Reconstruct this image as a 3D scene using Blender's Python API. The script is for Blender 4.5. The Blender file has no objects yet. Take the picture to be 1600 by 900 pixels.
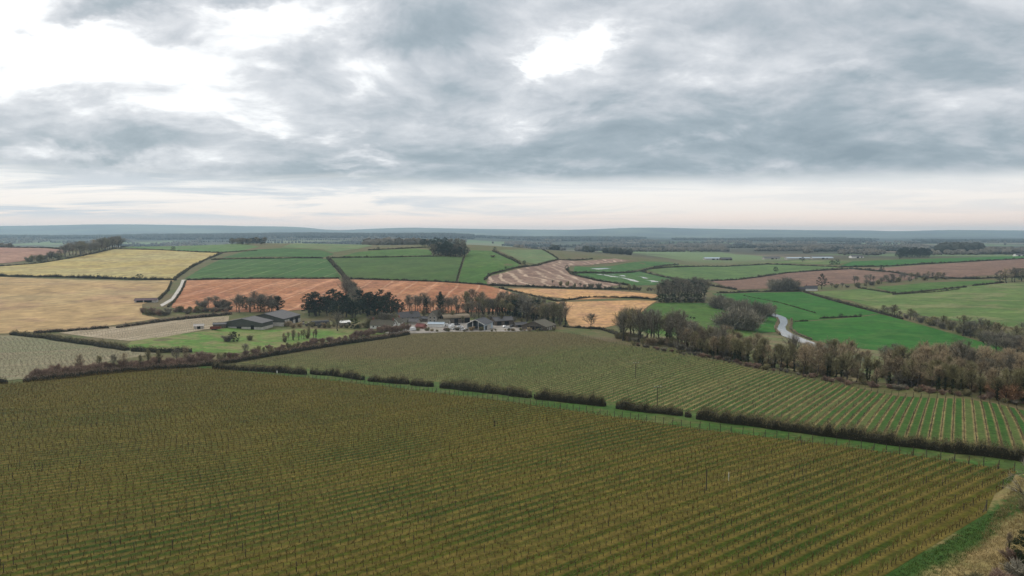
import bpy, math, random
import numpy as np
from mathutils import Vector, geometry

# ------------------------------------------------------------------ camera, sky, sun, exposure
sc = bpy.context.scene
COL = sc.collection
CAM_Z = 35.0
FPX = 1081.0                      # focal length in pixels of a 1600 px wide frame
PITCH = math.atan(84.0 / FPX)     # camera looks slightly down
cd = bpy.data.cameras.new("camera")
cd.sensor_width = 36.0
cd.lens = 36.0 * FPX / 1600.0
cd.clip_start = 0.5
cd.clip_end = 60000.0
cam = bpy.data.objects.new("camera", cd)
COL.objects.link(cam)
cam.location = (0, 0, CAM_Z)
cam.rotation_euler = (math.pi / 2 - PITCH, 0, 0)
sc.camera = cam

SUN_EL = math.radians(38.0)
SUN_AZ = math.radians(-38.0)      # to the left of the view direction (+Y), behind cloud
sun = bpy.data.lights.new("sun", 'SUN')
sun.energy = 1.5
sun.angle = math.radians(14.0)
sun.color = (1.0, 0.95, 0.86)
so = bpy.data.objects.new("sun", sun)
COL.objects.link(so)
sd = Vector((math.sin(SUN_AZ) * math.cos(SUN_EL), math.cos(SUN_AZ) * math.cos(SUN_EL), math.sin(SUN_EL)))
so.rotation_euler = (-sd).to_track_quat('-Z', 'Y').to_euler()
so.location = (-200, 200, 400)

sc.view_settings.view_transform = 'Standard'
sc.view_settings.look = 'None'
sc.view_settings.exposure = 0.2
sc.view_settings.gamma = 1.0
sc.view_settings.use_curve_mapping = False
sc.cycles.max_bounces = 3
sc.cycles.diffuse_bounces = 1
sc.cycles.glossy_bounces = 1
sc.cycles.transmission_bounces = 2
sc.cycles.transparent_max_bounces = 6
sc.cycles.volume_bounces = 0
sc.cycles.use_denoising = True
sc.cycles.use_adaptive_sampling = False


# ---- small node helper
class NT:
    def __init__(self, tree):
        self.t = tree
        tree.nodes.clear()

    def n(self, typ, **kw):
        nd = self.t.nodes.new(typ)
        ins = kw.pop('ins', {})
        for k, v in kw.items():
            setattr(nd, k, v)
        for k, v in ins.items():
            self.put(nd.inputs[k], v)
        return nd

    def put(self, sock, v):
        if isinstance(v, bpy.types.NodeSocket):
            self.t.links.new(v, sock)
        elif isinstance(v, (tuple, list)) and len(v) == 3 and sock.type == 'RGBA':
            sock.default_value = (v[0], v[1], v[2], 1.0)
        else:
            sock.default_value = v

    def m(self, op, a, b=None, c=None, clamp=False):
        nd = self.t.nodes.new('ShaderNodeMath')
        nd.operation = op
        nd.use_clamp = clamp
        self.put(nd.inputs[0], a)
        if b is not None:
            self.put(nd.inputs[1], b)
        if c is not None:
            self.put(nd.inputs[2], c)
        return nd.outputs[0]

    def vm(self, op, a, b=None, scale=None):
        nd = self.t.nodes.new('ShaderNodeVectorMath')
        nd.operation = op
        self.put(nd.inputs[0], a)
        if b is not None:
            self.put(nd.inputs[1], b)
        if scale is not None:
            self.put(nd.inputs['Scale'], scale)
        return nd.outputs[0] if op not in ('LENGTH', 'DOT_PRODUCT') else nd.outputs['Value']

    def mix(self, fac, a, b, mode='MIX'):
        nd = self.t.nodes.new('ShaderNodeMix')
        nd.data_type = 'RGBA'
        nd.blend_type = mode
        self.put(nd.inputs['Factor'], fac)
        self.put(nd.inputs['A'], a) if False else None
        self.put(nd.inputs[6], a)
        self.put(nd.inputs[7], b)
        return nd.outputs[2]

    def noise(self, vec, scale, detail=3.0, rough=0.55, dist=0.0):
        nd = self.n('ShaderNodeTexNoise', ins={'Scale': scale, 'Detail': detail, 'Roughness': rough, 'Distortion': dist})
        self.put(nd.inputs['Vector'], vec)
        return nd.outputs['Fac']

    def ss(self, x, lo, hi, a=0.0, b=1.0):
        nd = self.n('ShaderNodeMapRange', interpolation_type='SMOOTHSTEP')
        self.put(nd.inputs['Value'], x)
        nd.inputs['From Min'].default_value = lo
        nd.inputs['From Max'].default_value = hi
        nd.inputs['To Min'].default_value = a
        nd.inputs['To Max'].default_value = b
        return nd.outputs['Result']

    def lin(self, x, lo, hi, a=0.0, b=1.0):
        nd = self.n('ShaderNodeMapRange')
        self.put(nd.inputs['Value'], x)
        nd.inputs['From Min'].default_value = lo
        nd.inputs['From Max'].default_value = hi
        nd.inputs['To Min'].default_value = a
        nd.inputs['To Max'].default_value = b
        return nd.outputs['Result']

    def ramp(self, x, stops):
        nd = self.n('ShaderNodeValToRGB')
        self.put(nd.inputs[0], x)
        e = nd.color_ramp.elements
        while len(e) < len(stops):
            e.new(0.5)
        for i, (p, c) in enumerate(stops):
            e[i].position = p
            e[i].color = (c[0], c[1], c[2], 1.0)
        return nd.outputs[0]
# ---- world: physical sky behind an overcast cloud sheet with breaks
world = bpy.data.worlds.new("World")
sc.world = world
world.use_nodes = True
W = NT(world.node_tree)
tc = W.n('ShaderNodeTexCoord').outputs['Generated']
sky = W.n('ShaderNodeTexSky', sky_type='NISHITA')
sky.sun_disc = False
sky.sun_elevation = SUN_EL
sky.sun_rotation = SUN_AZ
sky.air_density = 1.0
sky.dust_density = 2.0
skyc = W.vm('SCALE', sky.outputs[0], scale=0.09)
sep = W.n('ShaderNodeSeparateXYZ', ins={0: tc})
dx, dy, dz = sep.outputs
el = W.m('MAXIMUM', dz, 0.0)                      # sine of the elevation
# cloud sheet: direction projected on a level layer overhead
den = W.m('ADD', el, 0.31)
pl = W.n('ShaderNodeCombineXYZ', ins={0: W.m('DIVIDE', dx, den), 1: W.m('DIVIDE', dy, den), 2: 0.0}).outputs[0]
wv = W.n('ShaderNodeTexNoise', ins={'Scale': 1.1, 'Detail': 3.0})
W.put(wv.inputs['Vector'], pl)
warp = W.vm('SCALE', W.vm('SUBTRACT', wv.outputs['Color'], (0.5, 0.5, 0.5)), scale=0.42)
plw = W.vm('ADD', pl, warp)
plr = W.n('ShaderNodeMapping', ins={'Rotation': (0, 0, math.radians(-14)), 'Scale': (0.85, 1.1, 1.0), 'Location': (3.1, 7.3, 0)})
W.put(plr.inputs['Vector'], plw)
n_big = W.noise(plr.outputs[0], 1.5, 3.0, 0.5)
n_mid = W.noise(plr.outputs[0], 3.8, 7.0, 0.58)
n_fin = W.noise(plw, 11.0, 5.0, 0.6)
# place of the breaks and the heavy banks (tangents of azimuth and elevation)
fy = W.m('MAXIMUM', dy, 0.15)
uu = W.m('DIVIDE', dx, fy)
vv = W.m('DIVIDE', dz, fy)
jn = W.n('ShaderNodeTexNoise', ins={'Scale': 4.5, 'Detail': 5.0, 'Roughness': 0.6})
W.put(jn.inputs['Vector'], plw)
js = W.n('ShaderNodeSeparateXYZ', ins={0: jn.outputs['Color']}).outputs
uj = W.m('ADD', uu, W.m('MULTIPLY', W.m('SUBTRACT', js[0], 0.5), 0.22))
vj = W.m('ADD', vv, W.m('MULTIPLY', W.m('SUBTRACT', js[1], 0.5), 0.10))


def blob(px, py, sx, sy, amp, rot=0.0):
    u0, v0 = (px - 800) / FPX, (366 - py) / FPX
    a = W.m('SUBTRACT', uj, u0)
    b = W.m('SUBTRACT', vj, v0)
    c, s = math.cos(rot), math.sin(rot)
    a2 = W.m('ADD', W.m('MULTIPLY', a, c), W.m('MULTIPLY', b, s))
    b2 = W.m('SUBTRACT', W.m('MULTIPLY', b, c), W.m('MULTIPLY', a, s))
    a2 = W.m('MULTIPLY', a2, FPX / sx)
    b2 = W.m('MULTIPLY', b2, FPX / sy)
    r2 = W.m('ADD', W.m('MULTIPLY', a2, a2), W.m('MULTIPLY', b2, b2))
    return W.m('MULTIPLY', W.m('EXPONENT', W.m('MULTIPLY', r2, -1.0)), amp)


BLOBS = [
    (50, 80, 300, 100, 0.56, 0.0), (330, 95, 100, 50, 0.12, 0.0), (470, 40, 130, 40, 0.26, 0.35),
    (890, 90, 105, 22, 0.34, 0.55), (845, 118, 60, 14, 0.12, 0.3), (790, 45, 90, 40, 0.10, 0.0),
    (200, 25, 110, 22, -0.55, 0.0), (400, 8, 90, 16, -0.42, 0.0), (55, 60, 40, 10, -0.25, 0.0),
    (290, 75, 70, 25, -0.40, 0.0), (620, 70, 110, 45, -0.30, -0.3), (760, 30, 120, 40, -0.25, 0.0),
    (440, 130, 150, 50, -0.16, 0.0), (200, 215, 260, 28, -0.20, 0.0), (30, 170, 150, 45, -0.16, 0.0),
    (700, 220, 230, 45, -0.16, 0.0), (900, 255, 330, 20, -0.16, 0.0), (460, 275, 200, 16, -0.20, -0.06),
    (1200, 190, 300, 60, -0.16, 0.1), (1480, 245, 300, 40, -0.24, -0.06), (1060, 70, 120, 60, -0.12, 0.5),
    (1380, 100, 220, 40, -0.05, 0.1), (1300, 40, 300, 60, -0.09, 0.0), (1450, 150, 200, 50, -0.06, 0.1),
    (330, 165, 70, 30, 0.18, 0.0), (420, 205, 60, 14, 0.30, 0.0), (610, 105, 100, 22, 0.15, 0.2),
    (1080, 130, 70, 18, 0.14, 0.15), (1330, 110, 70, 10, 0.16, 0.1), (1500, 165, 110, 22, 0.10, 0.15), (560, 255, 60, 8, 0.22, 0.0), (150, 250, 200, 10, 0.18, -0.05), (1100, 215, 90, 12, 0.16, 0.1), (860, 190, 60, 14, 0.16, 0.3), (560, 150, 40, 14, 0.16, 0.0), (520, 215, 30, 10, 0.2, 0.0),
]
tot = None
for b in BLOBS:
    o = blob(*b)
    tot = o if tot is None else W.m('ADD', tot, o)
front = W.ss(dy, 0.1, 0.4)
tot = W.m('MULTIPLY', tot, front)
# base of the sheet: bright strip near the horizon, heaviest just above it, thinner overhead
vj2 = W.m('ADD', dz, W.m('MULTIPLY', W.m('SUBTRACT', n_big, 0.5), 0.035))
edge = W.ss(W.m('ADD', vj2, W.m('MULTIPLY', W.m('SUBTRACT', n_mid, 0.5), 0.02)), 0.058, 0.088)   # 0 below the cloud edge, 1 under cloud
thick = W.m('ADD', W.ss(dz, 0.08, 0.26, 0.50, 0.62), W.ss(dz, 0.3, 0.85, 0.0, 0.2))   # an overcast sky is brightest overhead
bri = W.m('ADD', thick, tot)
bri = W.m('ADD', bri, W.m('MULTIPLY', W.m('SUBTRACT', n_big, 0.5), 0.42))
bri = W.m('ADD', bri, W.m('MULTIPLY', W.m('SUBTRACT', n_mid, 0.5), 1.15))
bri = W.m('ADD', bri, W.m('MULTIPLY', W.m('SUBTRACT', n_fin, 0.5), 0.24))
cl = W.ramp(bri, [(0.10, (0.235, 0.295, 0.34)), (0.34, (0.335, 0.395, 0.44)), (0.50, (0.485, 0.52, 0.56)),
                  (0.66, (0.66, 0.68, 0.71)), (0.82, (0.97, 0.98, 0.985)), (1.0, (1.04, 1.04, 1.04))])
# strip of far bright sky under the cloud edge, streaked with thin cloud
sv = W.n('ShaderNodeCombineXYZ', ins={0: W.m('MULTIPLY', uu, 3.0), 1: W.m('MULTIPLY', vv, 42.0), 2: 0.0}).outputs[0]
n_st = W.noise(sv, 1.0, 6.0, 0.62, 0.6)
low = W.ramp(W.m('MULTIPLY', dz, 10.0), [(0.0, (1.36, 0.92, 0.66)), (0.16, (1.22, 0.92, 0.74)), (0.34, (1.02, 0.91, 0.82)), (0.7, (0.93, 0.91, 0.88))])
stre = W.m('MULTIPLY', W.ss(n_st, 0.44, 0.60), W.ss(uu, 0.25, -0.35, 0.28, 0.95))
low = W.mix(W.m('MULTIPLY', stre, W.ss(dz, 0.010, 0.030)), low, (0.60, 0.635, 0.68))
cloud = W.mix(edge, low, cl)
final = W.mix(0.04, cloud, skyc)
bg = W.n('ShaderNodeBackground', ins={'Color': final, 'Strength': 1.0})
wo = W.n('ShaderNodeOutputWorld', ins={'Surface': bg.outputs[0]})
world.cycles.sampling_method = 'MANUAL'
world.cycles.sample_map_resolution = 512
# ------------------------------------------------------------------ terrain
rng = np.random.default_rng(7)
random.seed(7)


def pdir(px, py):
    px = np.asarray(px, float); py = np.asarray(py, float)
    a = (px - 800.0) / FPX; b = (450.0 - py) / FPX
    cp, sp = math.cos(PITCH), math.sin(PITCH)
    return a, cp + b * sp, -sp + b * cp


def ctrl(px, py, D):
    a, fy_, fz = pdir(px, py)
    k = D / fy_
    return (a * k, D, CAM_Z + fz * k)


C = []
for D, z in ((0, 0), (60, -2.9), (110, -5.6), (170, -9.6), (230, -13.8)):      # vineyard slope, falling away
    for u in (-0.95, -0.5, 0, 0.5, 0.95):
        x = u * (D + 60)
        zz = z + 0.012 * x
        C.append((x, D, zz))
for t in [(-60, 600, 235), (330, 572, 290), (35, 597, 246), (500, 545, 345), (640, 522, 415), (870, 516, 430), (760, 545, 350),
          (960, 535, 345), (1200, 578, 252), (1060, 553, 300), (1400, 614, 212), (1600, 640, 184), (1700, 655, 175),
          (-80, 524, 380), (60, 524, 385), (200, 508, 430), (250, 535, 350), (400, 516, 425), (-80, 470, 540), (230, 470, 545),
          (400, 476, 545), (560, 480, 540), (700, 474, 555), (800, 492, 510), (700, 442, 690), (400, 435, 705), (200, 437, 700),
          (0, 432, 715), (-100, 430, 715), (0, 408, 940), (200, 410, 920), (180, 389, 1150), (340, 394, 1080), (500, 403, 930),
          (0, 388, 1170), (-100, 388, 1150), (380, 381, 1230), (500, 381, 1260), (600, 384, 1210), (700, 400, 960), (720, 382, 1250),
          (790, 412, 860), (760, 443, 700), (860, 449, 690), (900, 428, 830), (900, 406, 1150), (1000, 408, 1200), (820, 388, 1350),
          (900, 470, 600), (1000, 464, 625), (950, 505, 470), (1050, 472, 600), (1070, 505, 475), (1225, 515, 480), (1225, 490, 580), (1150, 456, 790),
          (1260, 452, 820), (1400, 540, 405), (1550, 548, 385), (1350, 500, 530), (1600, 470, 640), (1450, 465, 700), (1400, 432, 960), (1600, 445, 800), (1700, 545, 385), (1700, 450, 760),
          (1600, 406, 1270), (1400, 406, 1350), (1200, 413, 1300), (1100, 414, 1320), (1000, 424, 1060), (1700, 404, 1300)]:
    C.append(ctrl(*t))
for px in (-200, 0, 200, 400, 600):                     # behind the hill crest
    C.append(ctrl(px, 383, 1750)[:2] + (-4.0,))
for px in (-300, 0, 300, 600, 900, 1200, 1500, 1900):
    a = (px - 800) / FPX
    C.append((a * 2300, 2300, -18 - 3 * math.sin(px * .01)))
    C.append((a * 3400, 3400, -16 + 4 * math.sin(px * .013)))
for px, z in ((-300, 22), (0, 24), (200, 26), (300, 32), (420, 36), (470, 38), (600, 34), (700, 37), (760, 22), (900, 12), (1000, 9), (1150, 3), (1300, 2), (1450, -4), (1600, -4), (1900, 0)):
    a = (px - 800) / FPX
    C.append((a * 5200, 5200, z - 8))
    C.append((a * 6500, 6500, z * 0.4 - 5))
for px, py in ((-300, 354), (-100, 354), (0, 352.6), (70, 351.6), (130, 350), (200, 350), (270, 350.8), (340, 351.4), (400, 353), (450, 353.6), (485, 355.5), (515, 358.5), (560, 357.8),
               (600, 356.3), (640, 355.3), (700, 356), (760, 357), (850, 358.3), (930, 357.3), (980, 355.5), (1050, 355.6), (1120, 356.7), (1220, 358.5), (1300, 359),
               (1360, 359.4), (1395, 361), (1440, 359.8), (1490, 358.6), (1550, 359), (1600, 359.6), (1900, 359)):
    C.append(ctrl(px, py + 0.6, 10500))
for px in range(-400, 2100, 250):
    a = (px - 800) / FPX
    C.append((a * 8300, 8300, 8 + 3 * math.sin(px)))
    C.append((a * 13000, 13000, 60))
C = np.array(C)


def dom(x, y):
    y = np.maximum(y, 0.0)
    return np.stack([np.clip(x / (y + 120.0), -1.4, 1.4) * 2.2, np.log(y + 120.0)], -1)


def _phi(r2):
    return 0.5 * r2 * np.log(r2 + 1e-12)


_P = dom(C[:, 0], C[:, 1])
_n = len(C)
_K = _phi(((_P[:, None] - _P[None]) ** 2).sum(-1)) + np.eye(_n) * 1e-4
_Q = np.concatenate([np.ones((_n, 1)), _P], 1)
_A = np.block([[_K, _Q], [_Q.T, np.zeros((3, 3))]])
_sol = np.linalg.solve(_A, np.concatenate([C[:, 2], np.zeros(3)]))


def hz(x, y):
    x = np.asarray(x, float); y = np.asarray(y, float)
    shp = x.shape
    x = x.ravel(); y = y.ravel()
    out = np.empty(len(x))
    for i in range(0, len(x), 20000):
        p = dom(x[i:i + 20000], y[i:i + 20000])
        k = _phi(((p[:, None] - _P[None]) ** 2).sum(-1))
        out[i:i + 20000] = k @ _sol[:_n] + _sol[_n] + p @ _sol[_n + 1:]
    far = np.clip((y - 1500) / 1500, 0, 1)
    out += far * 2.0 * np.sin(x / 310.0 + np.sin(y / 520.0)) * np.sin(y / 410.0 + 1.0)
    return out.reshape(shp)


_DS = np.exp(np.linspace(math.log(25), math.log(12500), 1100))


def unp(px, py):
    """pixel of the photograph -> the first point of the terrain on that line of sight"""
    px = np.atleast_1d(np.asarray(px, float)); py = np.atleast_1d(np.asarray(py, float))
    a, fy_, fz = pdir(px, py)
    res = np.zeros((len(px), 3))
    for i in range(len(px)):
        kx = a[i] / fy_[i]; kz = fz[i] / fy_[i]
        h = hz(kx * _DS, _DS)
        ray = CAM_Z + kz * _DS
        w = np.nonzero(h >= ray)[0]
        if len(w) == 0:
            j = int(np.argmin(ray - h)); D = _DS[j]
        else:
            j = w[0]
            if j == 0:
                D = _DS[0]
            else:
                f0 = ray[j - 1] - h[j - 1]; f1 = ray[j] - h[j]
                D = _DS[j - 1] + (_DS[j] - _DS[j - 1]) * f0 / (f0 - f1 + 1e-9)
        res[i] = (kx * D, D, hz(np.array([kx * D]), np.array([D]))[0])
    return res


def g(px, py):
    return unp([px], [py])[0]


def mesh_np(name, V, F, mats=(), midx=None, smooth=False):
    V = np.asarray(V, np.float32); F = np.asarray(F, np.int32)
    me = bpy.data.meshes.new(name)
    k = F.shape[1]
    me.vertices.add(len(V)); me.vertices.foreach_set('co', V.ravel())
    me.loops.add(F.size); me.loops.foreach_set('vertex_index', F.ravel())
    me.polygons.add(len(F))
    me.polygons.foreach_set('loop_start', np.arange(0, F.size, k, dtype=np.int32))
    try:
        me.polygons.foreach_set('loop_total', np.full(len(F), k, np.int32))
    except Exception:
        pass
    for m_ in mats:
        me.materials.append(m_)
    if midx is not None:
        me.polygons.foreach_set('material_index', np.asarray(midx, np.int32))
    me.polygons.foreach_set('use_smooth', np.full(len(F), smooth, bool))
    me.update(calc_edges=True)
    return me


def add(name, me, loc=(0, 0, 0), parent=None, rotz=0.0):
    o = bpy.data.objects.new(name, me)
    COL.objects.link(o)
    o.location = loc
    o.rotation_euler = (0, 0, rotz)
    if parent is not None:
        o.parent = parent
    return o


def tag(o, label=None, cat=None, group=None, kind=None):
    if label: o['label'] = label
    if cat: o['category'] = cat
    if group: o['group'] = group
    if kind: o['kind'] = kind
    return o
# ------------------------------------------------------------------ materials
def lin3(r, gg, b):
    f = lambda v: (v / 255.0 / 12.92) if v / 255.0 <= 0.04045 else ((v / 255.0 + 0.055) / 1.055) ** 2.4
    return (f(r), f(gg), f(b))


def sc3(c, k):
    return (c[0] * k, c[1] * k, c[2] * k)


def new_mat(name):
    m_ = bpy.data.materials.new(name)
    m_.use_nodes = True
    return m_, NT(m_.node_tree)


def finish(N, col, rough=0.9, spec=0.15, bump=None, bstr=0.3, bdist=0.05, **kw):
    b = N.n('ShaderNodeBsdfPrincipled', ins={'Base Color': col, 'Roughness': rough, 'Specular IOR Level': spec})
    for k, v in kw.items():
        N.put(b.inputs[k.replace('_', ' ')], v)
    if bump is not None:
        bp = N.n('ShaderNodeBump', ins={'Strength': bstr, 'Distance': bdist})
        N.put(bp.inputs['Height'], bump)
        N.t.links.new(bp.outputs[0], b.inputs['Normal'])
    N.n('ShaderNodeOutputMaterial', ins={'Surface': b.outputs[0]})
    return b


def line_coord(N, P, ang):
    """distance across lines that run at compass angle ang (degrees right of the view axis)"""
    a = math.radians(ang)
    s = N.n('ShaderNodeSeparateXYZ', ins={0: P}).outputs
    return N.m('SUBTRACT', N.m('MULTIPLY', s[0], math.cos(a)), N.m('MULTIPLY', s[1], math.sin(a)))


def stripes(N, c, spacing, width, soft=0.25):
    """1 on lines 'spacing' apart, 'width' wide (fractions of spacing)"""
    f = N.m('FRACT', N.m('DIVIDE', c, spacing))
    d = N.m('ABSOLUTE', N.m('SUBTRACT', f, 0.5))
    return N.ss(d, width * 0.5 * (1 + soft), width * 0.5 * (1 - soft))


def field_mat(name, c1, c2, c3=None, big=90.0, fine=3.0, lines=(), patch=0.5, rough=0.95, bump=0.06, warp=6.0, mot=0.35):
    """crop or soil: two tones in drifts, a third in patches, fine mottling and lines of work (ang, spacing, width, colour, strength)"""
    m_, N = new_mat(name)
    P = N.n('ShaderNodeNewGeometry').outputs['Position']
    wn = N.n('ShaderNodeTexNoise', ins={'Scale': 1.0 / (big * 0.7), 'Detail': 3.0})
    N.put(wn.inputs['Vector'], P)
    Pw = N.vm('ADD', P, N.vm('SCALE', N.vm('SUBTRACT', wn.outputs['Color'], (.5, .5, .5)), scale=warp))
    f1 = N.ss(N.noise(P, 1.0 / big, 4.0, 0.6), 0.41, 0.59)
    col = N.mix(f1, c1, c2)
    if c3 is not None:
        f2 = N.ss(N.noise(P, 1.0 / (big * 0.45), 5.0, 0.62, 0.4), 0.49, 0.59)
        col = N.mix(N.m('MULTIPLY', f2, patch), col, c3)
    for ang, spac, wid, lc, st in lines:
        lcd = line_coord(N, Pw, ang)
        s = stripes(N, lcd, spac, wid)
        brk = N.ss(N.noise(P, 1.0 / (spac * 1.6 + 8), 3.0, 0.6), 0.32, 0.62, 0.25, 1.0)
        col = N.mix(N.m('MULTIPLY', N.m('MULTIPLY', s, brk), st), col, lc)
    fn = N.noise(P, 1.0 / fine, 5.0, 0.7)
    f3 = N.m('MULTIPLY', N.lin(fn, 0.33, 0.67, 1.0 - mot, 1.0 + mot), N.lin(N.noise(Pw, 1.0 / (big * .2), 4.0, 0.6), .36, .64, .84, 1.16))
    col = N.vm('MULTIPLY', col, N.n('ShaderNodeCombineXYZ', ins={0: f3, 1: f3, 2: f3}).outputs[0])
    finish(N, col, rough, 0.1, bump=fn, bstr=0.5, bdist=bump)
    return m_


def plain_mat(name, c, var=0.25, scale=1.0, rough=0.85, spec=0.2, bump=0.02, c2=None, obj_var=0.0):
    m_, N = new_mat(name)
    P = N.n('ShaderNodeNewGeometry').outputs['Position']
    fn = N.noise(P, scale, 5.0, 0.65)
    col = N.mix(N.ss(fn, 0.35, 0.7), c, c2 if c2 else sc3(c, 1 - var))
    if obj_var:
        r = N.n('ShaderNodeObjectInfo').outputs['Random']
        k = N.lin(r, 0, 1, 1 - obj_var, 1 + obj_var)
        col = N.vm('MULTIPLY', col, N.n('ShaderNodeCombineXYZ', ins={0: k, 1: k, 2: k}).outputs[0])
    finish(N, col, rough, spec, bump=fn, bstr=0.4, bdist=bump)
    return m_


def leaf_mat(name, ca, cb, cc=None, obj_var=0.25, rough=0.8):
    """twigs or leaves: each little face takes its own tone, each plant its own cast"""
    m_, N = new_mat(name)
    geo = N.n('ShaderNodeNewGeometry')
    r = geo.outputs['Random Per Island']
    col = N.ramp(r, [(0.0, ca), (0.6, cb), (1.0, cc or cb)])
    pn = N.noise(geo.outputs['Position'], 0.35, 2.0, 0.5)
    k = N.lin(pn, 0.3, 0.7, 0.78, 1.22)
    ro = N.n('ShaderNodeObjectInfo').outputs['Random']
    k = N.m('MULTIPLY', k, N.lin(ro, 0, 1, 1 - obj_var, 1 + obj_var))
    col = N.vm('MULTIPLY', col, N.n('ShaderNodeCombineXYZ', ins={0: k, 1: k, 2: k}).outputs[0])
    finish(N, col, rough, 0.1)
    return m_
# ------------------------------------------------------------------ ground sheet
def build_ground():
    az = np.concatenate([np.arange(-52, 52.01, 0.4), np.arange(56, 308, 4.0)]) * math.pi / 180
    rr = np.exp(np.linspace(math.log(4.0), math.log(15500), 430))
    A, R_ = np.meshgrid(az, rr)
    X = R_ * np.sin(A); Y = R_ * np.cos(A)
    Z = hz(X, Y)
    V = np.stack([X, Y, Z], -1).reshape(-1, 3)
    na, nr = len(az), len(rr)
    i = np.arange(nr - 1)[:, None]; j = np.arange(na)[None]
    j2 = (j + 1) % na
    F = np.stack([i * na + j, i * na + j2, (i + 1) * na + j2, (i + 1) * na + j], -1).reshape(-1, 4)
    F = F[:, ::-1]
    c0 = len(V)
    V = np.concatenate([V, [[0, 0, 0.0]]])
    q = np.stack([np.arange(na), (np.arange(na) + 1) % na, np.full(na, c0), np.full(na, c0)], -1)
    # ground material: rough grass near, patchwork of distant fields and woods beyond the built ones
    m_, N = new_mat('rough_grass_and_far_farmland')
    P = N.n('ShaderNodeNewGeometry').outputs['Position']
    s = N.n('ShaderNodeSeparateXYZ', ins={0: P}).outputs
    near = N.mix(N.ss(N.noise(P, 0.03, 5, .6), .36, .66), (0.085, 0.10, 0.034), (0.125, 0.098, 0.05))
    near = N.mix(N.ss(N.noise(P, 0.2, 4, .6), .5, .72), near, (0.15, 0.12, 0.06))
    vo = N.n('ShaderNodeTexVoronoi', feature='F1', ins={'Scale': 0.0032, 'Randomness': 0.85})
    N.put(vo.inputs['Vector'], N.vm('MULTIPLY', P, (1.0, 0.62, 0.0)))
    cellr = N.n('ShaderNodeSeparateXYZ', ins={0: vo.outputs['Color']}).outputs[0]
    farc = N.ramp(cellr, [(0.0, (0.10, 0.155, 0.06)), (0.25, (0.13, 0.18, 0.075)), (0.4, (0.10, 0.085, 0.055)), (0.55, (0.15, 0.165, 0.085)), (0.75, (0.06, 0.06, 0.035)), (0.9, (0.16, 0.13, 0.09))])
    farc = N.mix(N.ss(N.noise(P, 0.0016, 5, .6), .47, .6), farc, (0.05, 0.052, 0.032))
    col = N.mix(N.ss(s[1], 1250, 1600), near, farc)
    hill0 = N.mix(N.ss(N.noise(P, 0.0011, 5, .6), .46, .66), (0.022, 0.026, 0.02), (0.055, 0.07, 0.04))
    hill = N.mix(N.ss(s[1], 6800, 8200), hill0, N.mix(N.ss(N.noise(P, 0.0016, 5, .6), .42, .62), (0.05, 0.055, 0.04), (0.11, 0.125, 0.07)))
    col = N.mix(N.ss(N.m('ADD', s[1], N.m('MULTIPLY', N.noise(P, .0015, 4, .6), 900)), 4200, 4600), col, hill)
    fn = N.noise(P, 0.6, 5, .7)
    k = N.lin(fn, .25, .75, .7, 1.3)
    col = N.vm('MULTIPLY', col, N.n('ShaderNodeCombineXYZ', ins={0: k, 1: k, 2: k}).outputs[0])
    finish(N, col, 0.95, 0.1, bump=fn, bstr=.5, bdist=.1)
    me = mesh_np('ground', V, F, [m_], smooth=True)
    o = add('ground', me)
    tag(o, 'rolling farmland with rough grass margins reaching to the horizon hills', 'ground', kind='structure')


build_ground()


def world_poly(pts):
    p = unp([a for a, b in pts], [b for a, b in pts])
    return p[:, :2]


def inside(poly, X, Y):
    n = len(poly); r = np.zeros(X.shape, bool)
    j = n - 1
    for i in range(n):
        xi, yi = poly[i]; xj, yj = poly[j]
        c = ((yi > Y) != (yj > Y)) & (X < (xj - xi) * (Y - yi) / (yj - yi + 1e-12) + xi)
        r ^= c
        j = i
    return r


def densify(poly, step_k=0.03, closed=True, wob=0.0):
    out = []
    n = len(poly)
    for i in range(n if closed else n - 1):
        a = poly[i]; b = poly[(i + 1) % n]
        L = math.hypot(b[0] - a[0], b[1] - a[1])
        d = max(40.0, 0.5 * (a[1] + b[1]))
        k = max(1, int(L / (d * step_k)))
        for q in range(k):
            t = q / k
            out.append((a[0] + (b[0] - a[0]) * t, a[1] + (b[1] - a[1]) * t))
    if not closed:
        out.append(tuple(poly[-1]))
    return np.array(out)


LIFT = 0.0


def sheet(name, poly, mat, label, cat, lift=0.02, liftk=0.00032, kind='structure', cell=0.035):
    """a patch of the land draped on the terrain"""
    b = densify(np.asarray(poly))
    lo = b.min(0); hi = b.max(0)
    dmid = max(40.0, b[:, 1].mean())
    st = dmid * cell
    gx = np.arange(lo[0] + st / 2, hi[0], st); gy = np.arange(lo[1] + st / 2, hi[1], st)
    X, Y = np.meshgrid(gx, gy)
    m_ = inside(b, X, Y)
    pts = np.stack([X[m_], Y[m_]], -1)
    if len(pts):   # keep clear of the border
        d2 = np.full(len(pts), 1e18)
        for q in b:
            d2 = np.minimum(d2, ((pts - q) ** 2).sum(1))
        pts = pts[d2 > (0.3 * st) ** 2]
    allp = [Vector(p) for p in b] + [Vector(p) for p in pts]
    nb = len(b)
    r = geometry.delaunay_2d_cdt(allp, [(i, (i + 1) % nb) for i in range(nb)], [list(range(nb))], 1, 1e-4)
    V2 = np.array([(v.x, v.y) for v in r[0]]); F = [f for f in r[2] if len(f) == 3]
    F = np.array([list(f) for f in F])
    Z = hz(V2[:, 0], V2[:, 1]) + lift + liftk * V2[:, 1]
    V = np.column_stack([V2, Z])
    n = np.cross(V[F[:, 1]] - V[F[:, 0]], V[F[:, 2]] - V[F[:, 0]])
    fl = n[:, 2] < 0
    F[fl] = F[fl][:, ::-1]
    o = add(name, mesh_np(name, V, F, [mat], smooth=True))
    return tag(o, label, cat, kind=kind)


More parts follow.
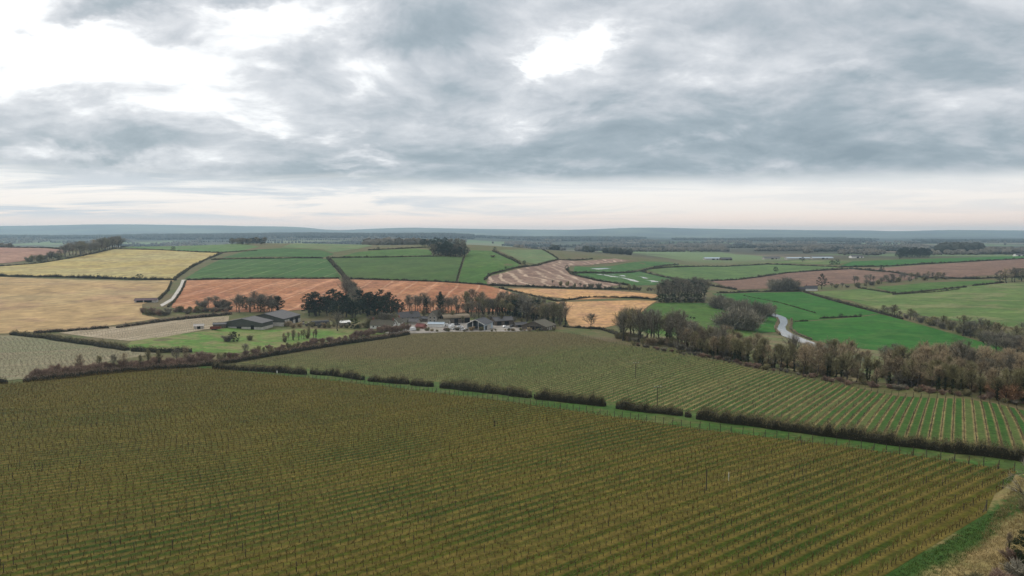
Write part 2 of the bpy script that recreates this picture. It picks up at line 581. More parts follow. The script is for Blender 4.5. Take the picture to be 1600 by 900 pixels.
GRN = (0.048, 0.108, 0.018)
GRN2 = (0.066, 0.125, 0.024)
VIV = (0.022, 0.105, 0.012)
DUL = (0.12, 0.17, 0.07)
TAN = (0.36, 0.245, 0.115)
YEL = (0.36, 0.28, 0.10)
RED = (0.300, 0.130, 0.060)
REDL = (0.345, 0.168, 0.082)
BRN = (0.155, 0.092, 0.064)
PNK = (0.29, 0.165, 0.115)
ORG = (0.46, 0.265, 0.115)

F_tan = field_mat('tan_stubble', TAN, (0.34, 0.25, 0.125), (0.25, 0.145, 0.10), big=110, fine=9, patch=.42, mot=.28, lines=[(62, 14, .2, (0.40, 0.29, .15), .35), (62, 24, .08, (.24, .17, .09), .3)])
F_yel = field_mat('yellow_stubble', YEL, (0.34, 0.285, 0.125), (0.30, 0.21, .10), big=120, fine=7, patch=.4, lines=[(-20, 20, .12, (0.29, .24, .10), .4)])
F_pink = field_mat('pinkish_ploughed_soil', PNK, (0.25, 0.135, 0.10), (0.33, .2, .14), big=80, fine=5)
F_red = field_mat('red_ploughed_soil', RED, REDL, (0.235, 0.10, 0.06), big=60, fine=4, patch=.5, warp=9,
                  lines=[(2, 22, .10, (.50, .29, .18), .6), (2, 5.5, .4, (.32, .115, .06), .35), (8, 37, .2, (.50, .25, .14), .5)])
F_grn = field_mat('winter_wheat_green', (0.036, 0.092, 0.020), (0.046, 0.106, 0.024), (0.06, .115, .03), big=100, fine=5, mot=.2, lines=[(4, 26, .06, (.17, .20, .09), .8), (-78, 70, .04, (.15, .18, .08), .4)])
F_gr2 = field_mat('pasture_green', GRN, GRN2, (0.09, .135, .035), big=70, fine=6, mot=.25, patch=.45, lines=[(20, 45, .05, (.10, .13, .05), .4)])
F_dull = field_mat('dull_pasture', DUL, (0.10, 0.15, 0.06), (0.16, .16, .08), big=90, fine=6, mot=.22)
F_viv = field_mat('vivid_meadow', VIV, (0.030, 0.115, 0.015), (0.06, .13, .026), big=70, fine=5, mot=.2, patch=.5)
F_pale = field_mat('pale_pasture', (0.105, 0.155, 0.042), (0.080, 0.134, 0.034), (0.20, 0.185, .09), big=110, fine=6, mot=.22, patch=.55, lines=[(-60, 60, .06, (.2, .22, .1), .3)])
F_brn = field_mat('brown_ploughed_soil', BRN, (0.185, 0.112, 0.078), (0.13, .075, .058), big=90, fine=5, lines=[(75, 16, .25, (.24, .15, .10), .6)])
F_pat = field_mat('striped_brown_plough', (0.225, 0.15, 0.11), (0.185, 0.115, 0.085), (0.27, .18, .13), big=60, fine=4, warp=40,
                  lines=[(-12, 17, .28, (.44, .33, .24), .85), (-12, 8, .3, (.15, .09, .07), .4)])
F_org = field_mat('orange_stubble', ORG, (0.42, 0.25, 0.12), (0.36, 0.19, .11), big=50, fine=4, patch=.6, lines=[(70, 9, .3, (.5, .32, .16), .4)])
F_pad = field_mat('paddock_grass', (0.085, 0.165, 0.03), (0.15, 0.17, 0.055), (0.19, 0.16, .075), big=26, fine=2.5, patch=.6, mot=.25)
F_head = field_mat('headland_grass', (0.042, 0.092, 0.018), (0.058, 0.095, 0.024), (0.10, 0.10, .034), big=14, fine=1.2, patch=.6, mot=.35)
F_rough = field_mat('rough_tan_grass', (0.20, 0.145, 0.06), (0.165, 0.145, 0.052), (0.06, 0.115, .022), big=14, fine=0.9, patch=.7, mot=.45)
F_scrub = field_mat('scrubby_bank', (0.12, 0.08, 0.045), (0.10, 0.082, 0.04), (0.19, 0.13, .07), big=16, fine=1.4, patch=.7, mot=.5)
F_valley = field_mat('valley_rough_grass', (0.13, 0.145, 0.06), (0.17, 0.14, 0.075), (0.085, 0.12, .04), big=28, fine=2, patch=.6, mot=.35)
F_flood = field_mat('flooded_meadow', (0.040, 0.11, 0.024), (0.056, 0.12, 0.03), (0.09, .14, .05), big=60, fine=5, mot=.2)


def fld(name, pts, mat, label, lift=0.02, cat='field', liftk=0.00032):
    return sheet(name, world_poly(pts), mat, label, cat, lift=lift, liftk=liftk)


VP_N, VP_S = 52.2, 33.0     # compass of the vine rows, near and lower vineyard
SP_N, SP_S = 2.1, 2.0


def vine_floor(name, ang, spac, alley_a, alley_b, strip_a, strip_b, big, off, sw=.42, grad=None, worn=.55):
    m_, N = new_mat(name)
    P = N.n('ShaderNodeNewGeometry').outputs['Position']
    wob = N.m('MULTIPLY', N.m('SUBTRACT', N.noise(P, 0.25, 3, .6), .5), 0.28)
    lc = N.m('ADD', N.m('ADD', line_coord(N, P, ang), wob), 0.5 * spac - off)
    s = stripes(N, lc, spac, sw, .6)
    al = N.mix(N.ss(N.noise(P, 1 / big, 5, .62), .38, .62), alley_a, alley_b)
    al = N.mix(N.ss(N.noise(P, .35, 4, .7), .5, .75, 0, .7), al, sc3(alley_b, 1.5))
    st = N.mix(N.ss(N.noise(P, .22, 4, .65), .35, .65), strip_a, strip_b)
    # some alleys are worn to soil, some stay lush
    rowid = N.m('FLOOR', N.m('DIVIDE', N.m('ADD', lc, spac * .5), spac))
    wn = N.n('ShaderNodeTexWhiteNoise', noise_dimensions='1D')
    N.put(wn.inputs['W'], rowid)
    al = N.mix(N.m('MULTIPLY', N.ss(wn.outputs['Value'], .55, .95), worn), al, strip_a)
    if grad is not None:
        al = N.mix(grad(N, P), al, (0.112, 0.092, 0.040))
        st = N.mix(N.m('MULTIPLY', grad(N, P), .7), st, (0.125, 0.096, 0.045))
    col = N.mix(N.m('MULTIPLY', s, .85), al, st)
    fn = N.noise(P, 2.2, 5, .75)
    k = N.m('MULTIPLY', N.lin(fn, .25, .75, .55, 1.45), N.lin(N.noise(P, .9, 3, .6), .3, .7, .7, 1.3))
    col = N.vm('MULTIPLY', col, N.n('ShaderNodeCombineXYZ', ins={0: k, 1: k, 2: k}).outputs[0])
    finish(N, col, .95, .08, bump=fn, bstr=.6, bdist=.12)
    return m_


P_near = [(-220, 604), (0, 601), (40, 598), (330, 576), (480, 591), (600, 604), (800, 629), (960, 652), (1100, 672), (1280, 693), (1440, 714), (1588, 737), (1580, 756), (1554, 773), (1541, 803), (1400, 889.5), (1130, 1056), (-220, 1060)]
P_low = [(372, 567), (500, 546), (640, 524), (690, 519.5), (760, 518.5), (868, 518.5), (900, 523), (960, 537), (1100, 561), (1200, 582), (1330, 604), (1460, 623), (1600, 642), (1720, 659), (1720, 728), (1600, 708), (1300, 672), (1100, 645), (960, 629), (700, 598), (500, 579)]
W_near = world_poly(P_near); W_low = world_poly(P_low)
F_vn = vine_floor('near_vineyard_floor', VP_N, SP_N, (0.066, 0.068, 0.008), (0.030, 0.052, 0.006), (0.145, 0.106, 0.026), (0.092, 0.070, 0.016), 26, 0.0, .44, None, .35)


def low_grad(N, P):
    s = N.n('ShaderNodeSeparateXYZ', ins={0: P}).outputs
    f = N.ss(N.m('ADD', s[1], N.m('MULTIPLY', N.m('SUBTRACT', N.noise(P, .012, 4, .6), .5), 190)), 290, 350)
    e = N.ss(s[0], 100, 20, 0, .38)
    return N.m('MAXIMUM', N.m('MULTIPLY', f, .85), N.m('MULTIPLY', e, N.ss(N.noise(P, .02, 4, .6), .3, .7, .4, 1.0)))


F_vl = vine_floor('lower_vineyard_floor', VP_S, SP_S, (0.022, 0.085, 0.011), (0.050, 0.090, 0.020), (0.27, 0.21, 0.09), (0.15, 0.10, 0.046), 60, 0.0, .34, low_grad, .2)

sheet('headland', world_poly([(300, 571), (480, 577), (700, 595), (960, 625), (1100, 642), (1300, 668), (1600, 704), (1760, 722), (1760, 790), (1620, 760), (1588, 741), (1440, 717), (1280, 697), (1100, 676), (960, 656), (800, 633), (600, 608), (480, 594), (330, 580)]), F_head, 'mown green headland strip between the two vineyards', 'headland', lift=.035, cell=.018)
def corner_mat():
    """worn tan grass that turns lush in a ragged band along the last vine row"""
    m_, N = new_mat('rough_corner_grass')
    P = N.n('ShaderNodeNewGeometry').outputs['Position']
    cmax = (W_near[14:16, 0] * math.cos(math.radians(VP_N)) - W_near[14:16, 1] * math.sin(math.radians(VP_N))).mean()
    c = N.m('SUBTRACT', line_coord(N, P, VP_N), float(cmax))
    cw = N.m('ADD', c, N.m('MULTIPLY', N.m('SUBTRACT', N.noise(P, .22, 4, .65), .5), 5.0))
    yy = N.n('ShaderNodeSeparateXYZ', ins={0: P}).outputs[1]
    band = N.m('MULTIPLY', N.ss(cw, -1.2, .2), N.ss(cw, 4.0, 2.0))
    band = N.m('MULTIPLY', band, N.ss(N.m('ADD', yy, N.m('MULTIPLY', N.m('SUBTRACT', N.noise(P, .15, 3, .6), .5), 12.0)), 113, 100))
    col = N.mix(N.ss(N.noise(P, .08, 5, .6), .36, .64), (0.27, 0.20, 0.088), (0.20, 0.17, 0.066))
    col = N.mix(N.ss(N.noise(P, .14, 5, .6), .52, .68, 0, .8), col, (0.10, 0.12, 0.035))
    col = N.mix(N.ss(N.noise(P, .3, 4, .7), .56, .7, 0, .7), col, (0.13, 0.08, 0.04))
    col = N.mix(N.m('MULTIPLY', band, .92), col, (0.026, 0.080, 0.013))
    fn = N.noise(P, 1.6, 6, .75)
    k = N.lin(fn, .25, .75, .5, 1.5)
    col = N.vm('MULTIPLY', col, N.n('ShaderNodeCombineXYZ', ins={0: k, 1: k, 2: k}).outputs[0])
    finish(N, col, .95, .08, bump=fn, bstr=.7, bdist=.15)
    return m_


sheet('field_corner', world_poly([(1560, 734), (1588, 737), (1760, 770), (1900, 1060), (1080, 1060), (1380, 880), (1530, 790)]), corner_mat(), 'rough tan grass corner with a lush green band beside the near vineyard', 'grass', lift=.03, cell=.02)
sheet('vineyard', W_near, F_vn, 'olive brown vineyard floor in the foreground', 'vineyard', lift=.06, cell=.018)
sheet('vineyard', W_low, F_vl, 'lower vineyard floor with green alleys below the farm', 'vineyard', lift=.07, cell=.016)
fld('vineyard', [(-160, 526), (20, 524.5), (60, 528), (130, 538), (200, 548), (250, 552), (190, 562), (110, 576), (40, 592), (0, 596), (-160, 606)],
    vine_floor('side_vineyard_floor', 64, 2.4, (0.14, 0.17, 0.085), (0.18, 0.175, 0.10), (0.25, 0.20, 0.13), (0.21, .17, .11), 45, 0, .45), 'pale grey green vineyard floor at the left edge below the tan field', cat='vineyard')
fld('vineyard', [(92, 520), (160, 513), (230, 505), (300, 498), (358, 494), (356, 508), (330, 514), (300, 519), (255, 527), (205, 533)],
    vine_floor('pale_vineyard_floor', 14, 3.2, (0.21, 0.165, 0.10), (0.18, 0.15, 0.09), (0.42, 0.35, 0.25), (0.37, .3, .21), 45, 0, .5), 'pale straw coloured young vineyard strip beside the dark barn', cat='vineyard')
fld('paddock', [(195, 541), (205, 534), (300, 520), (356, 512), (420, 516), (480, 514), (600, 516), (600, 522), (520, 530), (420, 545), (370, 552), (220, 548)], F_pad, 'bright grass paddock in front of the dark barn', cat='paddock')
fld('field', [(-160, 435), (0, 433), (215, 439), (272, 438), (258, 455), (243, 468), (222, 476), (222, 492), (250, 498), (140, 513), (20, 521), (-160, 525)], F_tan, 'broad tan stubble field with a purplish bloom')
fld('field', [(-160, 428), (0, 430.5), (100, 432), (215, 436.5), (270, 436), (298, 418), (345, 395.5), (250, 391), (182, 389), (150, 395), (60, 412), (0, 416), (-160, 420)], F_yel, 'yellow stubble field below the skyline hedge')
fld('field', [(-160, 388.5), (0, 387), (70, 388), (112, 392), (80, 400), (30, 409), (0, 412), (-160, 416)], F_pink, 'pinkish brown ploughed field at the left edge')
fld('field', [(288, 436), (318, 418), (345, 405.5), (420, 404.5), (500, 404), (511, 405), (533, 433.5), (400, 434.5)], F_grn, 'dark green wheat field with pale tramlines')
fld('field', [(268, 481), (276, 458), (292, 438.5), (400, 436), (528, 436), (545, 448), (540, 466), (510, 482), (400, 488), (300, 486)], F_red, 'red ploughed field behind the dark barn')
fld('field', [(546, 437), (640, 439.5), (758, 446), (790, 454), (822, 466), (800, 486), (700, 490), (590, 488), (568, 468)], F_red, 'red ploughed field behind the conifers of the farm')
fld('field', [(518, 403.5), (600, 402.5), (690, 401), (723, 402), (712, 441), (600, 437), (542, 433.5)], field_mat('olive_pasture', (0.056, 0.100, 0.022), (0.046, .09, .019), (.07, .105, .028), big=110, fine=6, mot=.2), 'deep green pasture above the red field')
fld('field', [(727, 402), (736, 391), (768, 392), (790, 402), (811, 413), (808, 418), (766, 429), (757, 437), (762, 444), (716, 441)], F_gr2, 'sloping green pasture beside the copse on the hill')
fld('field', [(347, 403), (374, 395.5), (400, 390), (440, 388), (500, 391), (522, 397), (506, 402.5)], field_mat('upper_wheat', (.04, .1, .024), (.05, .11, .028), None, big=80, fine=6, mot=.2), 'green wheat strip above the tramlined field')
fld('field', [(192, 387), (262, 381), (380, 381.5), (405, 386), (370, 393), (345, 394), (250, 390)], field_mat('skyline_pasture', (.09, .155, .05), (.075, .145, .042), (.14, .15, .07), big=80, fine=6, mot=.2), 'green skyline pasture above the yellow field')
fld('field', [(532, 401), (560, 394), (590, 391), (650, 388.5), (672, 391), (676, 399), (600, 401)], F_gr2, 'narrow green field left of the hilltop copse')
fld('field', [(440, 387), (455, 381.5), (540, 381.5), (582, 384.5), (560, 389), (520, 395), (500, 389.5)], F_dull, 'pale green field on the brow of the hill')
fld('field', [(761, 443.5), (763, 433), (800, 423), (840, 415.5), (872, 406.5), (960, 404), (985, 408), (935, 412.5), (892, 415.5), (884, 421), (890, 429), (930, 439), (972, 445), (945, 450.5), (860, 448)], F_pat, 'brown field ploughed in curving pale stripes')
fld('field', [(778, 391), (850, 391), (871, 404), (836, 413), (815, 408)], F_dull, 'dull green triangular pasture beyond the hillside')
fld('field', [(792, 451), (850, 451.5), (945, 454), (1032, 461), (1022, 466), (900, 468.5), (868, 465), (825, 462)], F_org, 'orange tan stubble strip below the striped field')
fld('field', [(868, 472), (1026, 470.5), (1012, 479), (988, 500), (942, 513), (890, 510), (880, 490)], F_org, 'orange tan stubble field right of the farm wood')
fld('field', [(898, 416.5), (985, 410.5), (1045, 410), (1062, 413), (1002, 420), (896, 425)], F_flood, 'waterlogged green meadow strip beyond the striped field')
fld('field', [(892, 428.5), (1000, 424.5), (1062, 437), (1042, 445), (990, 446.5), (936, 438)], F_flood, 'flooded green meadow with pale standing water')
fld('field', [(1012, 422), (1100, 417), (1200, 413.5), (1315, 418), (1230, 426), (1150, 437), (1070, 438.5)], field_mat('big_pasture', (.085, .142, .04), (.07, .126, .034), (.11, .15, .05), big=140, fine=7, mot=.2), 'large green pasture in the valley above the brown field')
fld('field', [(1015, 419), (1060, 413.5), (1250, 406.5), (1330, 408), (1310, 414), (1200, 411), (1100, 415)], F_pale, 'light green field along the far valley road')
fld('field', [(1112, 440), (1220, 427), (1330, 421), (1440, 431), (1422, 438), (1260, 447), (1200, 451), (1150, 453)], F_brn, 'brown ploughed field with furrows below the valley pasture')
fld('field', [(1312, 416), (1332, 408.5), (1440, 405), (1560, 401), (1700, 400), (1700, 401), (1600, 404), (1480, 410), (1390, 415.5)], F_viv, 'long green field on the far right skyline')
fld('field', [(1352, 421), (1500, 411), (1600, 405), (1720, 402), (1720, 424), (1600, 426), (1500, 434), (1442, 434)], F_brn, 'dark brown ploughed field at the right edge')
fld('field', [(1366, 449), (1450, 442), (1550, 438), (1566, 441), (1400, 458)], F_gr2, 'small green field between hedges on the right slope')
fld('field', [(1262, 457), (1360, 450.5), (1400, 460.5), (1500, 449), (1600, 441), (1720, 440), (1720, 530), (1600, 514), (1500, 502), (1380, 485), (1330, 470)], F_pale, 'wide pale green pasture on the right slope')
fld('field', [(1238, 501.5), (1262, 502.5), (1345, 495.5), (1374, 491), (1410, 500), (1460, 513.5), (1500, 525), (1562, 542), (1580, 549), (1540, 557), (1400, 551), (1300, 539), (1262, 529), (1238, 519), (1237, 510)], F_viv, 'vivid green riverside meadow')
fld('field', [(1112, 459), (1180, 457.5), (1252, 456.5), (1300, 470.5), (1373, 490), (1340, 494.5), (1262, 501), (1236, 500.5), (1210, 489), (1187, 484), (1150, 476)], F_viv, 'green meadow above the river bend')
fld('field', [(1024, 474), (1105, 474), (1150, 478), (1186, 488), (1178, 500), (1172, 512), (1190, 524), (1150, 534), (1060, 530), (1000, 518), (985, 502)], F_gr2, 'cattle pasture between the wood and the river')
fld('field', [(1180, 496), (1204, 494), (1213, 497.5), (1216.5, 503), (1212, 511), (1212, 519), (1178, 521), (1173, 510)], F_viv, 'small dark green meadow inside the river bend')
sheet('river_bank', world_poly([(1160, 522), (1210, 521), (1262, 540), (1300, 541), (1420, 552), (1600, 566), (1740, 575), (1740, 650), (1600, 634), (1400, 606), (1200, 572), (1060, 546), (960, 528), (980, 516), (1080, 529)]), F_valley, 'rough valley grass under the belt of trees', 'grass', lift=.01)
sheet('farmyard', world_poly([(600, 521), (640, 505), (720, 500), (800, 503), (850, 515), (800, 519), (690, 520.5)]), plain_mat('concrete_yard', (0.30, 0.27, 0.23), .45, .12), 'pale concrete farmyard behind the lower vineyard', 'yard', lift=.03)

# lane, river and standing water
M_lane = plain_mat('pale_lane', (0.52, 0.48, 0.42), .4, .25)
sheet('lane', world_poly([(284, 437.5), (281, 446), (274, 457), (267, 467), (250, 476.4), (253, 479.5), (270.5, 469.5), (279, 458), (286.5, 447), (290, 437.5)]), M_lane, 'white stony lane climbing between the tan and red fields', 'lane', lift=.06)


def water_mat(name):
    m_, N = new_mat(name)
    P = N.n('ShaderNodeNewGeometry').outputs['Position']
    fn = N.noise(P, .6, 4, .6)
    finish(N, (0.16, 0.15, 0.135), .07, .8, bump=N.noise(P, 1.6, 4, .65), bstr=.35, bdist=.05, IOR=1.33)
    return m_


M_wat = water_mat('river_water')
sheet('river', world_poly([(1187, 484.6), (1209, 490), (1220, 493.4), (1228, 496.6), (1230.5, 501), (1230.5, 506), (1227, 511), (1228.5, 516), (1239, 522.6), (1264, 532.4), (1300, 545), (1352, 561), (1352, 567), (1290, 549), (1240, 531.5), (1222, 525), (1214.5, 518), (1215, 511), (1219, 505), (1218, 500), (1213, 496), (1204, 492.6), (1187, 487.4)]), M_wat, 'pale river winding through the green meadows', 'river', lift=.05, cell=.012)
M_mud = water_mat('flood_water')
for pts, lab in (([(941, 429.6), (952, 430.2), (985, 436.4), (1004, 440.6), (996, 441), (962, 434.6)], 'long pale streak of flood water across the meadow'),
                 ([(966, 430.4), (990, 431), (1022, 435.6), (1026, 437.6), (1000, 435.4), (972, 432)], 'upper pale pool in the flooded meadow'),
                 ([(1000, 438.4), (1024, 438.6), (1034, 441), (1010, 441.6)], 'small pale pool at the near end of the flooded meadow'),
                 ([(930, 428.9), (948, 428.2), (962, 429.4), (944, 430.4)], 'small pale pool at the head of the flooded meadow'),
                 ([(922, 420), (946, 418.9), (958, 419.6), (934, 421.4)], 'pale pool in the waterlogged strip')):
    sheet('flood_water', world_poly(pts), M_mud, lab, 'water', lift=.08, cell=.01)
# a pale strawed alley between two near vine rows
_p = unp([640, 1040], [760, 668])
_d = (_p[1, :2] - _p[0, :2]) / np.linalg.norm(_p[1, :2] - _p[0, :2]); _q = np.array([-_d[1], _d[0]]) * .22
_a = math.radians(VP_N); _c = np.array([math.cos(_a), -math.sin(_a)])
sheet('straw_alley', np.array([_p[0, :2] + _q, _p[0, :2] - _q, _p[1, :2] - _q, _p[1, :2] + _q]), field_mat('straw', (.20, .15, .055), (.12, .095, .03), (.07, .075, .018), big=6, fine=.6, mot=.5, patch=.9), 'pale straw covered alley crossing the near vineyard', 'path', lift=.04)
# ------------------------------------------------------------------ plant builders
class MB:
    """collects quads"""
    def __init__(self):
        self.V = []; self.F = []; self.M = []; self.n = 0

    def addq(self, V, F, m_=0):
        V = np.asarray(V, float); F = np.asarray(F, int)
        self.V.append(V); self.F.append(F + self.n); self.M.append(np.full(len(F), m_)); self.n += len(V)

    def tube(self, pts, rad, k=4, m_=0):
        pts = np.asarray(pts, float)
        n = len(pts)
        V = []
        for i in range(n):
            d = pts[min(i + 1, n - 1)] - pts[max(i - 1, 0)]
            d = d / (np.linalg.norm(d) + 1e-9)
            ref = np.array([0, 0, 1.0]) if abs(d[2]) < .8 else np.array([1.0, 0, 0])
            a = np.cross(d, ref); a /= np.linalg.norm(a) + 1e-9
            b = np.cross(d, a)
            for q in range(k):
                t = 2 * math.pi * q / k
                V.append(pts[i] + rad[i] * (math.cos(t) * a + math.sin(t) * b))
        F = []
        for i in range(n - 1):
            for q in range(k):
                F.append((i * k + q, i * k + (q + 1) % k, (i + 1) * k + (q + 1) % k, (i + 1) * k + q))
        self.addq(V, F, m_)

    def slivers(self, P0, D, L, Wd, rg, m_=0, tip=.25):
        """thin tapering twigs: start, direction, length, width arrays"""
        n = len(P0)
        if n == 0:
            return
        D = D / (np.linalg.norm(D, axis=1, keepdims=True) + 1e-9)
        s = np.cross(D, rg.normal(size=(n, 3))); s /= np.linalg.norm(s, axis=1, keepdims=True) + 1e-9
        P1 = P0 + D * np.asarray(L).reshape(-1, 1)
        w = np.asarray(Wd).reshape(-1, 1) * .5
        V = np.stack([P0 - s * w, P0 + s * w, P1 + s * w * tip, P1 - s * w * tip], 1).reshape(-1, 3)
        F = np.arange(4 * n).reshape(n, 4)
        self.addq(V, F, m_)

    def leaves(self, P0, size, rg, m_=0, asp=.7, nrm=None):
        n = len(P0)
        if n == 0:
            return
        a = rg.normal(size=(n, 3)); a /= np.linalg.norm(a, axis=1, keepdims=True)
        b = np.cross(a, rg.normal(size=(n, 3))); b /= np.linalg.norm(b, axis=1, keepdims=True) + 1e-9
        sz = np.asarray(size).reshape(-1, 1) * .5
        j = 1 + .35 * rg.normal(size=(n, 4, 1))
        V = np.stack([P0 - a * sz, P0 - b * sz * asp, P0 + a * sz, P0 + b * sz * asp], 1)
        V = P0[:, None] + (V - P0[:, None]) * j
        self.addq(V.reshape(-1, 3), np.arange(4 * n).reshape(n, 4), m_)

    def box(self, lo, hi, m_=0):
        x0, y0, z0 = lo; x1, y1, z1 = hi
        V = [(x0, y0, z0), (x1, y0, z0), (x1, y1, z0), (x0, y1, z0), (x0, y0, z1), (x1, y0, z1), (x1, y1, z1), (x0, y1, z1)]
        F = [(0, 3, 2, 1), (4, 5, 6, 7), (0, 1, 5, 4), (1, 2, 6, 5), (2, 3, 7, 6), (3, 0, 4, 7)]
        self.addq(V, F, m_)

    def mesh(self, name, mats, smooth=False):
        if not self.V:
            return None
        return mesh_np(name, np.concatenate(self.V), np.concatenate(self.F), mats, np.concatenate(self.M), smooth)


BARK = plain_mat('grey_brown_bark', (0.085, 0.07, 0.052), .45, 3.0, obj_var=.25)
BARKD = plain_mat('dark_bark', (0.05, 0.042, 0.032), .45, 3.0, obj_var=.25)
TW_GREY = leaf_mat('grey_twigs', (0.13, 0.118, 0.088), (0.235, 0.21, 0.158), (0.33, 0.3, 0.225))
TW_BRN = leaf_mat('brown_twigs', (0.22, 0.165, 0.1), (0.38, 0.295, 0.185), (0.5, 0.4, 0.26))
TW_OLV = leaf_mat('olive_twigs', (0.13, 0.12, 0.06), (0.24, 0.215, 0.11), (0.36, 0.32, 0.17))
TW_RED = leaf_mat('russet_twigs', (0.24, 0.13, 0.075), (0.4, 0.23, 0.13), (0.5, 0.31, 0.19), obj_var=.15)
TW_PINK = leaf_mat('pinkish_scrub', (0.16, 0.105, 0.08), (0.28, 0.19, 0.14), (0.38, 0.28, 0.21), obj_var=.15)
IVY = leaf_mat('ivy_leaves', (0.020, 0.030, 0.012), (0.032, 0.046, 0.018), (0.055, 0.07, 0.028))
PINE = leaf_mat('pine_needles', (0.012, 0.022, 0.014), (0.022, 0.036, 0.022), (0.038, 0.055, 0.032), obj_var=.3)
HEDGE_L = leaf_mat('hedge_leaves', (0.03, 0.03, 0.015), (0.06, 0.055, 0.027), (0.13, 0.105, 0.052), obj_var=.15)
HEDGE_T = leaf_mat('hedge_top_twigs', (0.11, 0.095, 0.05), (0.19, 0.16, 0.085), (0.28, 0.23, 0.125), obj_var=.15)
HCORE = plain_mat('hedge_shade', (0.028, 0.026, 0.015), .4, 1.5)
FAR_W = leaf_mat('far_wood', (0.022, 0.026, 0.018), (0.034, 0.038, 0.026), (0.055, 0.056, 0.04))
FAR_B = leaf_mat('far_bare_wood', (0.085, 0.075, 0.058), (0.125, 0.11, 0.082), (0.16, 0.14, 0.105))


def bare_tree(seed, twig_mat, ivy=0.0, spread=.36, low=.25, nlimb=15, trunk_r=.022, dens=1.0, up=.9, bark=BARK):
    """a leafless tree 1 unit high: (trunk mesh, crown mesh, ivy mesh or None)"""
    rg = np.random.default_rng(seed)
    t = MB(); c = MB(); iv = MB()
    n = 7
    zz = np.linspace(0, .86, n)
    wob = np.cumsum(rg.normal(0, .012, (n, 2)), 0); wob[0] = 0
    tp = np.column_stack([wob, zz]); tp[0, 2] = -.02
    tr = trunk_r * (1 - zz / .95) ** .8 + .003
    tr[0] *= 1.5
    t.tube(tp, tr, 6)
    tw_p, tw_d, tw_l, tw_w = [], [], [], []
    for i in range(nlimb):
        h = low + (.84 - low) * ((i + rg.random() * .8) / nlimb)
        k = np.interp(h, zz, np.arange(n)); b = int(min(k, n - 2)); f = k - b
        p = tp[b] * (1 - f) + tp[b + 1] * f
        az = i * 2.4 + rg.normal(0, .4)
        rel = (h - low) / (.86 - low)
        L = spread * (1.15 - .75 * rel ** 1.5) * rg.uniform(.75, 1.15)
        d = np.array([math.cos(az), math.sin(az), up * rg.uniform(.6, 1.5) + rel * .8]); d /= np.linalg.norm(d)
        pts = [p]; dd = d.copy()
        for q in range(4):
            dd = dd + rg.normal(0, .13, 3) + np.array([0, 0, .10]); dd /= np.linalg.norm(dd)
            pts.append(pts[-1] + dd * L / 4)
        pts = np.array(pts)
        r0 = trunk_r * .42 * (1 - .5 * rel)
        t.tube(pts, np.linspace(r0, .0025, 5), 4)
        for s in range(int(9 * dens) + 1):
            f = rg.uniform(.22, 1.0) * 4; b = int(min(f, 3)); f -= b
            p2 = pts[b] * (1 - f) + pts[b + 1] * f
            d2 = dd * .6 + rg.normal(0, .6, 3) + np.array([0, 0, .35]); d2 /= np.linalg.norm(d2)
            L2 = L * rg.uniform(.28, .6)
            mid = p2 + d2 * L2 * .5 + rg.normal(0, .006, 3)
            e = p2 + d2 * L2 + rg.normal(0, .012, 3)
            t.tube(np.array([p2, mid, e]), [.0042, .003, .0016], 3)
            m_ = int(20 * dens)
            ff = rg.uniform(.15, 1.0, m_)[:, None]
            tw_p.append(p2 + (e - p2) * ff)
            tw_d.append(d2 * .8 + rg.normal(0, .65, (m_, 3)) + np.array([0, 0, .25]))
            tw_l.append(rg.uniform(.04, .12, m_)); tw_w.append(rg.uniform(.0022, .005, m_))
    c.slivers(np.concatenate(tw_p), np.concatenate(tw_d), np.concatenate(tw_l), np.concatenate(tw_w), rg)
    me_i = None
    if ivy > 0:
        m_ = 620
        z = rg.random(m_) ** .9 * ivy
        a = rg.random(m_) * 6.283
        r = .055 * (1.15 - .6 * z / ivy) * np.sqrt(rg.random(m_)) * (1 + .5 * np.sin(z * 37 + seed))
        P = np.column_stack([np.interp(z, zz, tp[:, 0]) + r * np.cos(a), np.interp(z, zz, tp[:, 1]) + r * np.sin(a), z])
        iv.leaves(P, rg.uniform(.02, .045, m_), rg)
        me_i = iv.mesh('ivy', [IVY])
    return t.mesh('trunk', [bark]), c.mesh('crown', [twig_mat]), me_i


